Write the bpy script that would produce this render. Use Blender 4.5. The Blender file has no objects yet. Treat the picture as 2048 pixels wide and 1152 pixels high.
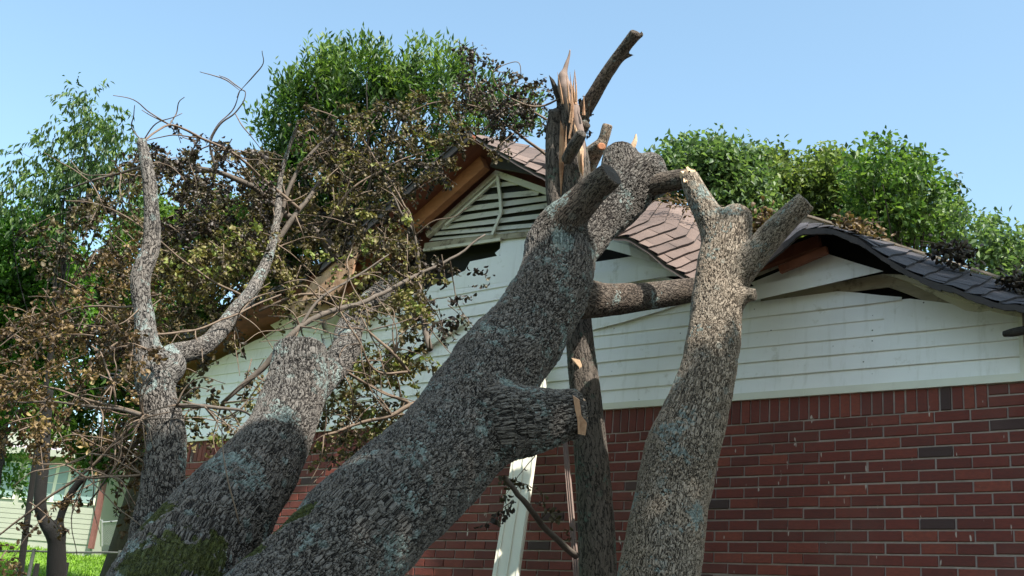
import bpy, bmesh, math, random
import numpy as np
from mathutils import Vector, noise
R = math.radians
sc = bpy.context.scene
COL = sc.collection
rng = np.random.default_rng(7); random.seed(7)

# ------------------------------------------------------------------ camera
FOC, PITCH, ROLL, YAW = 2266.75, .31688, -.09091, -.7225
CAM = np.array([3.259, 0.0, 1.6])
WALL_Y = 6.437                     # the gable wall stands in the plane Y = WALL_Y
V0 = 1.6 + 1.5757                  # height of the bed joint under the soldier course

def ray(x, y):
    r = (x-1024)/FOC; t = -(y-576)/FOC
    c, s = math.cos(ROLL), math.sin(ROLL)
    X = c*r+s*t; up = -s*r+c*t
    c, s = math.cos(PITCH), math.sin(PITCH)
    Y = c-s*up; Z = s+c*up
    c, s = math.cos(YAW), math.sin(YAW)
    return np.array([c*X+s*Y, -s*X+c*Y, Z])
def at(x, y, depth):               # point seen at photo position x, y at a distance along the view axis
    return CAM + ray(x, y)*depth
def onwall(x, y, off=0.0):         # point on the plane parallel to the gable wall, off metres in front of it
    d = ray(x, y); return CAM + d*((WALL_Y-off)/d[1])
fw = ray(1024, 576); rt = ray(1024+FOC, 576)-fw; upv = ray(1024, 576-FOC)-fw
cd = bpy.data.cameras.new('camera'); cam = bpy.data.objects.new('camera', cd); COL.objects.link(cam)
from mathutils import Matrix
M = Matrix(((rt[0], upv[0], -fw[0], CAM[0]), (rt[1], upv[1], -fw[1], CAM[1]), (rt[2], upv[2], -fw[2], CAM[2]), (0, 0, 0, 1)))
cam.matrix_world = M
cd.sensor_width = 36; cd.lens = FOC/2048*36; cd.clip_end = 2000; cd.clip_start = .05
sc.camera = cam

# ------------------------------------------------------------------ light
SUN_DIR = Vector((.55, -.14, .82)).normalized()          # towards the sun
el = math.asin(SUN_DIR.z); az = math.atan2(SUN_DIR.x, SUN_DIR.y)
w = bpy.data.worlds.new('World'); sc.world = w; w.use_nodes = True
nt = w.node_tree; bg = nt.nodes['Background']
sky = nt.nodes.new('ShaderNodeTexSky'); sky.sky_type = 'NISHITA'; sky.sun_disc = False
sky.sun_elevation = el; sky.sun_rotation = az; sky.air_density = 1.0; sky.dust_density = 2.1; sky.ozone_density = 1.4
tn_ = nt.nodes.new('ShaderNodeMix'); tn_.data_type = 'RGBA'; tn_.blend_type = 'MULTIPLY'; tn_.inputs[0].default_value = 1; tn_.inputs[7].default_value = (1.05, 1.13, .99, 1)
nt.links.new(sky.outputs[0], tn_.inputs[6]); nt.links.new(tn_.outputs[2], bg.inputs[0]); bg.inputs[1].default_value = .142
sl = bpy.data.lights.new('sun', 'SUN'); sl.energy = 5.0; sl.angle = R(.5); sl.color = (1, .94, .84)
so = bpy.data.objects.new('sun', sl); COL.objects.link(so)
so.rotation_euler = SUN_DIR.to_track_quat('Z', 'Y').to_euler(); so.location = (10, 5, 20)
sc.view_settings.view_transform = 'Standard'; sc.view_settings.look = 'None'
sc.view_settings.exposure = 1.22; sc.view_settings.gamma = 1
sc.cycles.max_bounces = 6; sc.cycles.transparent_max_bounces = 4

# ------------------------------------------------------------------ materials
def nodes(name):
    m = bpy.data.materials.new(name); m.use_nodes = True
    t = m.node_tree; b = t.nodes['Principled BSDF']
    return m, t, b
def nd(t, typ, **kw):
    n = t.nodes.new(typ)
    for k, v in kw.items():
        if k.startswith('i_'): n.inputs[k[2:].replace('_', ' ')].default_value = v
        else: setattr(n, k, v)
    return n
def ramp(t, fac, stops, mode='LINEAR'):
    r = t.nodes.new('ShaderNodeValToRGB'); r.color_ramp.interpolation = mode
    while len(r.color_ramp.elements) < len(stops): r.color_ramp.elements.new(.5)
    for e, (p, c) in zip(r.color_ramp.elements, stops):
        e.position = p; e.color = (*c, 1) if not isinstance(c, (int, float)) else (c, c, c, 1)
    t.links.new(fac, r.inputs[0]); return r.outputs[0]
def mixc(t, fac, a, b, typ='MIX'):
    n = t.nodes.new('ShaderNodeMix'); n.data_type = 'RGBA'; n.blend_type = typ
    for s, v in ((n.inputs[0], fac), (n.inputs[6], a), (n.inputs[7], b)):
        if hasattr(v, 'type') and hasattr(v, 'node'): t.links.new(v, s)
        elif isinstance(v, (int, float)): s.default_value = v
        else: s.default_value = (*v, 1)
    return n.outputs[2]
def math_(t, op, a, b=None, c=None):
    n = t.nodes.new('ShaderNodeMath'); n.operation = op
    for i, v in enumerate((a, b, c)):
        if v is None: continue
        if isinstance(v, (int, float)): n.inputs[i].default_value = v
        else: t.links.new(v, n.inputs[i])
    return n.outputs[0]
def tnoise(t, vec, scale, detail=4, rough=.55, dist=0):
    n = nd(t, 'ShaderNodeTexNoise'); n.inputs['Scale'].default_value = scale
    n.inputs['Detail'].default_value = detail; n.inputs['Roughness'].default_value = rough
    n.inputs['Distortion'].default_value = dist
    if vec is not None: t.links.new(vec, n.inputs['Vector'])
    return n
def mapping(t, vec, scale=(1, 1, 1), loc=(0, 0, 0), rot=(0, 0, 0)):
    n = nd(t, 'ShaderNodeMapping'); n.inputs['Scale'].default_value = scale
    n.inputs['Location'].default_value = loc; n.inputs['Rotation'].default_value = rot
    t.links.new(vec, n.inputs[0]); return n.outputs[0]
def objco(t):
    return nd(t, 'ShaderNodeTexCoord').outputs['Object']
def bump(t, b, h, strength=.5, dist=.01):
    n = nd(t, 'ShaderNodeBump'); n.inputs['Strength'].default_value = strength; n.inputs['Distance'].default_value = dist
    t.links.new(h, n.inputs['Height']); t.links.new(n.outputs[0], b.inputs['Normal'])
def simple(name, col, rough=.7, var=.25, scale=8, bmp=.3, bd=.004, dirt=None, stretch=(1, 1, 1), metal=0, specks=None):
    m, t, b = nodes(name); v = mapping(t, objco(t), stretch)
    n = tnoise(t, v, scale, 6, .65)
    c = ramp(t, n.outputs[0], [(.25, tuple(x*(1-var) for x in col)), (.75, tuple(min(1, x*(1+var)) for x in col))])
    if dirt:
        n2 = tnoise(t, objco(t), dirt[1], 5, .7)
        c = mixc(t, ramp(t, n2.outputs[0], [(dirt[2], 0.), (dirt[2]+.12, dirt[3])]), c, dirt[0])
    if specks:
        vo = nd(t, 'ShaderNodeTexVoronoi'); t.links.new(objco(t), vo.inputs['Vector']); vo.inputs['Scale'].default_value = specks
        sx = nd(t, 'ShaderNodeSeparateColor'); t.links.new(vo.outputs['Color'], sx.inputs[0])
        sm_ = math_(t, 'MULTIPLY', ramp(t, vo.outputs['Distance'], [(.05, 1.), (.10, 0.)]), ramp(t, sx.outputs[0], [(.80, 0.), (.82, 1.)]))
        c = mixc(t, sm_, c, (.03, .025, .02))
        # streaks of grime running down
        st_ = tnoise(t, mapping(t, objco(t), (14, 14, 1.3)), 1.6, 4, .6).outputs[0]; c = mixc(t, ramp(t, st_, [(.55, 0.), (.75, .28)]), c, (.40, .37, .28))
    t.links.new(c, b.inputs['Base Color']); b.inputs['Roughness'].default_value = rough; b.inputs['Metallic'].default_value = metal
    n3 = tnoise(t, v, scale*9, 4, .6); bump(t, b, n3.outputs[0], bmp, bd)
    return m

def bark_mat(name, dark, mid, light, scale=1.0, lichen=.5, moss=False, amp=.015, stretch=.42, lich_col=(.23, .29, .28)):
    m, t, b = nodes(name); m.displacement_method = 'BOTH'
    oc = objco(t)
    at_ = nd(t, 'ShaderNodeAttribute', attribute_name='bark').outputs['Vector']
    gi = nd(t, 'ShaderNodeAttribute', attribute_name='girth').outputs['Fac']
    dn = tnoise(t, at_, 9*scale, 3, .55)
    dv = nd(t, 'ShaderNodeVectorMath', operation='SCALE'); t.links.new(dn.outputs['Color'], dv.inputs[0]); dv.inputs['Scale'].default_value = .055/scale
    av = nd(t, 'ShaderNodeVectorMath', operation='ADD'); t.links.new(mapping(t, at_, (1, 1, stretch)), av.inputs[0]); t.links.new(dv.outputs[0], av.inputs[1])
    def furrow(sc_, off, lo, hi):
        q = tnoise(t, mapping(t, av.outputs[0], (1, 1, 1), off), sc_*scale, 2, .5, .25).outputs[0]
        return ramp(t, math_(t, 'ABSOLUTE', math_(t, 'SUBTRACT', q, .5)), [(0, lo), (hi*.5, lo+(1-lo)*.72), (hi, 1.)])
    f1 = furrow(34, (0, 0, 0), 0., .075); f2 = furrow(58, (5, 2, 9), .25, .07)
    fine = tnoise(t, oc, 130*scale, 5, .7).outputs[0]
    pm = tnoise(t, oc, 2.4, 2).outputs[0]
    hh = math_(t, 'MULTIPLY', f1, mixc(t, ramp(t, pm, [(.38, .6), (.62, 1.)]), (1, 1, 1), f2))
    h = math_(t, 'MULTIPLY', hh, .66); h = math_(t, 'MULTIPLY_ADD', fine, .46, h)
    lump = tnoise(t, oc, 5.5, 3, .5).outputs[0]
    hd = math_(t, 'MULTIPLY_ADD', lump, 2.2, h)
    col = ramp(t, h, [(.24, dark), (.52, mid), (.95, light)])
    tint = tnoise(t, oc, 3.1, 3).outputs[0]
    col = mixc(t, ramp(t, tint, [(.35, 0.), (.7, .5)]), col, mixc(t, 1., col, (1.10, .96, .86), 'MULTIPLY'))
    # lichen crust: pale blotches with ragged edges, denser on some stretches
    l1 = tnoise(t, oc, 4.2, 4, .6).outputs[0]; l2 = tnoise(t, oc, 42, 4, .7).outputs[0]
    ls = math_(t, 'MULTIPLY_ADD', l2, .55, l1)
    lm = ramp(t, ls, [(.93-.10*lichen, 0.), (.97-.10*lichen, .85)])
    lv = nd(t, 'ShaderNodeTexVoronoi'); t.links.new(oc, lv.inputs['Vector']); lv.inputs['Scale'].default_value = 7
    sp = tnoise(t, oc, 60, 3, .6).outputs[0]
    spots = ramp(t, math_(t, 'MULTIPLY_ADD', sp, .25, lv.outputs['Distance']), [(.26, 1.), (.31, 0.)])
    lm = math_(t, 'MAXIMUM', lm, math_(t, 'MULTIPLY', spots, .75*min(1, lichen)))
    lm = math_(t, 'MULTIPLY', lm, ramp(t, h, [(.25, .15), (.5, 1.)]))
    lcol = ramp(t, tnoise(t, oc, 25, 3).outputs[0], [(.3, tuple(x*.7 for x in lich_col)), (.7, lich_col)])
    col = mixc(t, lm, col, lcol)
    if moss:
        g = nd(t, 'ShaderNodeAttribute', attribute_name='moss').outputs['Fac']
        mn = tnoise(t, oc, 7, 5, .65).outputs[0]
        mm = ramp(t, math_(t, 'MULTIPLY_ADD', mn, 1.3, math_(t, 'MULTIPLY', g, .55)), [(.985, 0.), (1.08, .92)])
        mc = ramp(t, tnoise(t, oc, 55, 4, .7).outputs[0], [(.3, (.012, .016, .004)), (.7, (.075, .09, .018))])
        col = mixc(t, mm, col, mc)
    t.links.new(col, b.inputs['Base Color']); b.inputs['Roughness'].default_value = .93
    b.inputs['Specular IOR Level'].default_value = .25
    dp = nd(t, 'ShaderNodeDisplacement'); t.links.new(math_(t, 'MULTIPLY', ramp(t, gi, [(.015, .12), (.11, 1.)]), amp), dp.inputs['Scale']); dp.inputs['Midlevel'].default_value = 1.65
    t.links.new(hd, dp.inputs['Height']); t.links.new(dp.outputs[0], t.nodes['Material Output'].inputs['Displacement'])
    return m
def leaf_mat(name, stops, trans=.35, rough=.5, spec=.4):
    m, t, b = nodes(name)
    a = nd(t, 'ShaderNodeAttribute', attribute_name='tone').outputs['Fac']
    n = tnoise(t, objco(t), 1.2, 3).outputs[0]
    f = math_(t, 'ADD', a, math_(t, 'MULTIPLY', math_(t, 'SUBTRACT', n, .5), .6))
    c = ramp(t, f, stops)
    t.links.new(c, b.inputs['Base Color']); b.inputs['Roughness'].default_value = rough; b.inputs['Specular IOR Level'].default_value = spec
    tr = nd(t, 'ShaderNodeBsdfTranslucent'); t.links.new(mixc(t, 1., c, (1.25, 1.35, .7), 'MULTIPLY'), tr.inputs[0])
    mx = nd(t, 'ShaderNodeMixShader'); mx.inputs[0].default_value = trans
    t.links.new(b.outputs[0], mx.inputs[1]); t.links.new(tr.outputs[0], mx.inputs[2])
    t.links.new(mx.outputs[0], t.nodes['Material Output'].inputs[0]); return m

MB = {}
MB['bark'] = bark_mat('bark_grey', (.007, .0065, .0065), (.034, .031, .030), (.165, .155, .144), 1.6, .7, True, .019)
MB['bark2'] = bark_mat('bark_pale', (.012, .010, .008), (.088, .072, .057), (.31, .265, .215), 2.0, .4, False, .013)
MB['bark4'] = bark_mat('bark_brown', (.010, .008, .007), (.032, .026, .022), (.115, .096, .080), 1.6, .15, False, .008)
MB['bark3'] = bark_mat('bark_dark', (.010, .009, .008), (.042, .037, .033), (.12, .105, .092), 1.3, .5, False, .006, .25, (.085, .125, .10))
MB['branch'] = simple('branch_bark', (.085, .068, .055), .85, .4, 30, .6, .003, ((.06, .05, .04), 9, .5, .6))
MB['twig'] = simple('twig_bark', (.12, .085, .06), .8, .4, 20, .3, .002)
MB['shadowed'] = simple('shade_dark_bark', (.004, .0035, .003), .95, .3, 12, .5, .01)  # shade over the garden stems and stakes put into the bark colour
MB['darkbark'] = simple('background_bark', (.022, .018, .014), .9, .4, 12, .6, .01)
MB['wood'] = simple('torn_wood', (.40, .235, .14), .75, .35, 10, .9, .006, ((.20, .08, .03), 6, .5, .7), (3, 3, .4))
MB['sawn'] = simple('sawn_wood', (.62, .42, .27), .75, .2, 14, .5, .003, ((.3, .17, .09), 5, .5, .6))
MB['brick'] = None
MB['siding'] = simple('siding_paint', (.80, .785, .76), .45, .04, 3, .12, .002, ((.42, .38, .28), 7, .60, .5), (1, 1, 1), 0, 16)
MB['siding_old'] = simple('siding_weathered', (.58, .53, .42), .6, .12, 5, .3, .003, ((.12, .09, .06), 9, .54, .7))
MB['vent'] = simple('vent_paint', (.64, .60, .50), .6, .12, 6, .25, .003, ((.13, .10, .07), 12, .55, .6))
MB['sheath'] = simple('bare_sheathing', (.34, .29, .21), .85, .25, 5, .4, .004, ((.10, .07, .045), 7, .52, .8), (1, 1, 4))
MB['soffit'] = simple('soffit_plywood', (.20, .068, .034), .8, .3, 4, .4, .003, ((.10, .035, .02), 5, .5, .6), (1, 4, 1))
MB['beam'] = simple('raw_timber', (.36, .14, .058), .8, .3, 5, .4, .003, ((.2, .08, .035), 6, .5, .6), (.6, 4, 4))
MB['void'] = simple('unlit_dark', (.012, .011, .010), .95, .3, 4, .2, .004)  # near-black paint for the darkness inside attic, vent and doorway
MB['fascia'] = simple('rake_board', (.026, .018, .016), .7, .3, 5, .4, .004)
MB['deckedge'] = simple('tan_roof_edge', (.36, .28, .21), .75, .2, 6, .3, .003, ((.08, .06, .05), 11, .55, .7), (.4, 1, 6))
MB['grass'] = None

def shingle_mat(name, cols):
    m, t, b = nodes(name); a = nd(t, 'ShaderNodeAttribute', attribute_name='tone').outputs['Fac']
    g = tnoise(t, objco(t), 160, 3, .7).outputs[0]; l = tnoise(t, objco(t), 5, 4).outputs[0]
    f = math_(t, 'ADD', math_(t, 'MULTIPLY', a, .22), math_(t, 'ADD', math_(t, 'MULTIPLY', g, .35), math_(t, 'MULTIPLY', l, .35)))
    t.links.new(ramp(t, f, [(.25, cols[0]), (.5, cols[1]), (.8, cols[2])]), b.inputs['Base Color'])
    b.inputs['Roughness'].default_value = .9; bump(t, b, g, .8, .004); return m
MB['shingle'] = shingle_mat('shingles_brown', ((.05, .036, .032), (.112, .078, .066), (.20, .148, .125)))
MB['shingle_shaded'] = shingle_mat('shingles_shaded', ((.014, .013, .016), (.033, .030, .036), (.075, .069, .076)))  # same shingles as the brown ones, with shade put into the colour
def brick_mat():
    m, t, b = nodes('red_brick'); a = nd(t, 'ShaderNodeAttribute', attribute_name='tone').outputs['Fac']
    c = ramp(t, a, [(0, (.045, .026, .024)), (.10, (.06, .030, .028)), (.14, (.110, .026, .019)), (.55, (.155, .031, .021)), (1, (.22, .050, .030))])
    v = mapping(t, objco(t), (1, 1, 2.5)); g = tnoise(t, v, 26, 6, .75).outputs[0]
    c = mixc(t, ramp(t, g, [(.35, .45), (.6, 0.)]), c, (.05, .022, .02))
    d = tnoise(t, objco(t), 1.7, 4).outputs[0]
    c = mixc(t, ramp(t, d, [(.5, 0.), (.8, .22)]), c, (.26, .15, .12))
    # small chalky drips
    s = tnoise(t, mapping(t, objco(t), (9, 9, 2.2)), 3.2, 2).outputs[0]
    c = mixc(t, ramp(t, s, [(.70, 0.), (.72, .8)]), c, (.5, .45, .40))
    t.links.new(c, b.inputs['Base Color']); b.inputs['Roughness'].default_value = .85
    bump(t, b, g, .5, .006); return m
MB['brick'] = brick_mat()
MB['mortar'] = simple('mortar', (.33, .265, .235), .95, .15, 30, .6, .004, ((.16, .13, .11), 2.2, .5, .5))
def grass_ground():
    m, t, b = nodes('lawn'); n = tnoise(t, objco(t), .6, 6, .7).outputs[0]; f = tnoise(t, objco(t), 22, 5, .8).outputs[0]
    c = ramp(t, math_(t, 'MULTIPLY_ADD', f, .5, math_(t, 'MULTIPLY', n, .5)), [(.3, (.05, .11, .008)), (.55, (.13, .25, .015)), (.75, (.20, .33, .03))])
    sx = nd(t, 'ShaderNodeSeparateXYZ'); t.links.new(objco(t), sx.inputs[0])
    dull_ground = ramp(t, f, [(.3, (.030, .024, .017)), (.6, (.075, .062, .042)), (.8, (.06, .075, .03))])  # stands for shaded grass, browned to keep green bounce off the siding
    wv = math_(t, 'MULTIPLY_ADD', n, 4., sx.outputs['X'])
    c = mixc(t, ramp(t, math_(t, 'MULTIPLY_ADD', wv, .1, 1.), [(.28, 0.), (.42, 1.)]), c, dull_ground)
    t.links.new(c, b.inputs['Base Color']); b.inputs['Roughness'].default_value = .8; bump(t, b, f, 1, .05); return m
MB['grass'] = grass_ground()
MB['blade'] = leaf_mat('grass_blades', [(.1, (.07, .15, .01)), (.9, (.22, .38, .03))], .5)
MB['dead'] = leaf_mat('withered_leaves', [(0, (.014, .010, .007)), (.3, (.046, .036, .018)), (.55, (.105, .082, .036)), (.8, (.18, .16, .055)), (1, (.15, .19, .045))], .22, .55, .35)
MB['deadwarm'] = leaf_mat('rust_leaves', [(0, (.02, .013, .008)), (.4, (.085, .052, .024)), (.8, (.20, .135, .060)), (1, (.30, .22, .10))], .25, .55, .35)
MB['deaddark'] = leaf_mat('dark_leaves', [(0, (.012, .009, .008)), (.6, (.035, .025, .02)), (1, (.07, .06, .03))], .15, .5, .4)
MB['green'] = leaf_mat('leaf_green', [(0, (.018, .040, .012)), (.5, (.046, .098, .022)), (1, (.14, .215, .05))], .42)
MB['green_bright'] = leaf_mat('leaf_bright', [(0, (.025, .07, .012)), (.5, (.055, .135, .020)), (1, (.14, .25, .04))], .45)
MB['green_blue'] = leaf_mat('leaf_bluish', [(0, (.028, .055, .022)), (.5, (.060, .108, .042)), (1, (.155, .22, .085))], .42)
MB['olive'] = leaf_mat('leaf_olive', [(0, (.04, .06, .024)), (.5, (.10, .15, .045)), (1, (.24, .28, .09))], .42)
MB['glass'] = simple('window_pane', (.22, .30, .30), .25, .15, 2, .0)
MB['nsiding'] = simple('neighbour_siding', (.30, .315, .26), .6, .06, 3, .1)
MB['nroof'] = simple('neighbour_roof', (.34, .30, .35), .7, .08, 3, .2)
MB['nbrick'] = simple('neighbour_brick', (.10, .085, .095), .9, .2, 12, .3)
MB['npost'] = simple('red_post', (.14, .055, .045), .7, .2, 8, .2)
MB['wire'] = simple('galvanised_steel', (.36, .37, .38), .5, .12, 20, .1, .001, None, (1, 1, 1), .6)
MB['rail'] = simple('weathered_rail', (.055, .06, .055), .6, .3, 20, .1)
MB['bluebin'] = simple('blue_plastic', (.28, .36, .55), .5, .1, 5, .1)
MB['trim'] = simple('cream_trim', (.66, .64, .54), .45, .05, 4, .12, .002, ((.3, .27, .2), 6, .62, .4))
MB['lath'] = simple('greyed_lath', (.20, .145, .125), .8, .2, 12, .4, .002)

# ------------------------------------------------------------------ helpers
def link(name, me, mat=None, parent=None, smooth=False):
    o = bpy.data.objects.new(name, me); COL.objects.link(o)
    if mat is not None: me.materials.append(mat)
    if parent is not None: o.parent = parent
    if smooth: me.polygons.foreach_set('use_smooth', np.ones(len(me.polygons), bool))
    return o
def mesh_np(name, V, F, mat=None, parent=None, tone=None, smooth=False):
    """V (N,3); F list of arrays each (k, n)"""
    me = bpy.data.meshes.new(name)
    if not isinstance(F, (list, tuple)): F = [F]
    nv = len(V); loops = np.concatenate([f.ravel() for f in F]); tot = np.concatenate([np.full(len(f), f.shape[1]) for f in F])
    me.vertices.add(nv); me.vertices.foreach_set('co', np.ascontiguousarray(V, np.float32).ravel())
    me.loops.add(len(loops)); me.loops.foreach_set('vertex_index', loops.astype(np.int32))
    me.polygons.add(len(tot)); st = np.concatenate([[0], np.cumsum(tot)[:-1]])
    me.polygons.foreach_set('loop_start', st.astype(np.int32)); me.polygons.foreach_set('loop_total', tot.astype(np.int32))
    me.update(calc_edges=True)
    if tone is not None:
        a = me.attributes.new('tone', 'FLOAT', 'POINT'); a.data.foreach_set('value', np.ascontiguousarray(tone, np.float32))
    return link(name, me, mat, parent, smooth)
def empty(name, loc, label, cat, group=None):
    o = bpy.data.objects.new(name, None); COL.objects.link(o); o.location = Vector(loc); o.empty_display_size = .2
    o['label'] = label; o['category'] = cat
    if group: o['group'] = group
    return o
def rebase(o):       # part geometry is written in world metres; keep it there under a parent Empty
    if o.parent: o.matrix_parent_inverse = Matrix.Translation(-Vector(o.parent.location))
    return o
def tag(o, label, cat, group=None):
    o['label'] = label; o['category'] = cat
    if group: o['group'] = group
    return o
def structure(o): o['kind'] = 'structure'; return o
class Geo:
    def __init__(s): s.v = []; s.f = []; s.t = []
    def add(s, vs, fs, tone=0.5):
        b = len(s.v); s.v += [tuple(map(float, p)) for p in vs]; s.f += [tuple(b+i for i in f) for f in fs]; s.t += [tone]*len(vs)
    def prism(s, poly, d, tone=.5):          # polygon (world points) extruded by vector d
        n = len(poly); poly = [np.array(p, float) for p in poly]; d = np.array(d, float)
        nn = np.zeros(3)
        for i in range(n): nn += np.cross(poly[i], poly[(i+1) % n])
        if nn@d > 0: poly = poly[::-1]
        top = [p+d for p in poly]
        fs = [tuple(range(n)), tuple(range(2*n-1, n-1, -1))] + [((i+1) % n, i, i+n, (i+1) % n+n) for i in range(n)]
        s.add(poly+top, fs, tone)
    def box(s, c, sx, sy, sz, rot=None, tone=.5):
        P = np.array([[x, y, z] for x in (-.5, .5) for y in (-.5, .5) for z in (-.5, .5)])*[sx, sy, sz]
        if rot is not None: P = P@np.array(rot).T
        s.add(P+np.array(c), [(0, 1, 3, 2), (4, 6, 7, 5), (0, 4, 5, 1), (2, 3, 7, 6), (0, 2, 6, 4), (1, 5, 7, 3)], tone)
    def bar(s, a, b, w, h, tone=.5, up=(0, 0, 1)):
        a = np.array(a, float); b = np.array(b, float); z = b-a; L = np.linalg.norm(z); z = z/L
        x = np.cross(up, z); x /= max(1e-6, np.linalg.norm(x)); y = np.cross(z, x)
        s.box((a+b)/2, w, h, L, np.stack([x, y, z], 1), tone)
    def tube(s, pts, rad, seg=7, tone=.5, cap=True):
        V, F = tube_arrays(np.array(pts, float), np.array(rad, float), seg)
        b = len(s.v); s.v += [tuple(p) for p in V.tolist()]; s.f += [tuple(b+i for i in f) for f in F]; s.t += [tone]*len(V)
    def build(s, name, mat, parent=None, smooth=False):
        me = bpy.data.meshes.new(name); me.from_pydata(s.v, [], s.f); me.update()
        a = me.attributes.new('tone', 'FLOAT', 'POINT'); a.data.foreach_set('value', np.array(s.t, np.float32))
        o = link(name, me, mat, parent, smooth); return rebase(o)
def frames(P):
    T = np.gradient(P, axis=0); T /= np.linalg.norm(T, axis=1)[:, None]+1e-9
    u = np.cross(T[0], [0.13, .2, 1.]); u /= np.linalg.norm(u); U = [u]
    for i in range(1, len(P)):
        u = U[-1]-T[i]*(U[-1]@T[i]); u /= np.linalg.norm(u)+1e-9; U.append(u)
    U = np.array(U); return T, U, np.cross(T, U)
def tube_arrays(P, r, seg):
    T, U, W = frames(P); a = np.linspace(0, 2*np.pi, seg, endpoint=False)
    ring = U[:, None]*np.cos(a)[None, :, None]+W[:, None]*np.sin(a)[None, :, None]
    V = (P[:, None]+ring*r[:, None, None]).reshape(-1, 3); F = []
    n = len(P)
    for i in range(n-1):
        for j in range(seg):
            F.append((i*seg+j, i*seg+(j+1) % seg, (i+1)*seg+(j+1) % seg, (i+1)*seg+j))
    F.append(tuple(range(seg-1, -1, -1))); F.append(tuple((n-1)*seg+j for j in range(seg)))
    return V, F
def catmull(P, n=5):
    P = np.array(P, float); out = []
    Q = np.vstack([2*P[0]-P[1], P, 2*P[-1]-P[-2]])
    for i in range(1, len(Q)-2):
        for k in range(n):
            t = k/n; a, b, c, d = Q[i-1], Q[i], Q[i+1], Q[i+2]
            out.append(.5*((2*b)+(-a+c)*t+(2*a-5*b+4*c-d)*t*t+(-a+3*b-3*c+d)*t**3))
    out.append(P[-1]); return np.array(out)
def chain(pts, n=5):
    """pts: (x, y, depth, width_px) in the photo -> smooth (P, r) in metres"""
    A = np.array([[*at(x, y, d), w*d/FOC/2] for x, y, d, w in pts])
    S = catmull(A, n); S[:, 3] = np.maximum(S[:, 3], .002); return S[:, :3], S[:, 3]

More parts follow.
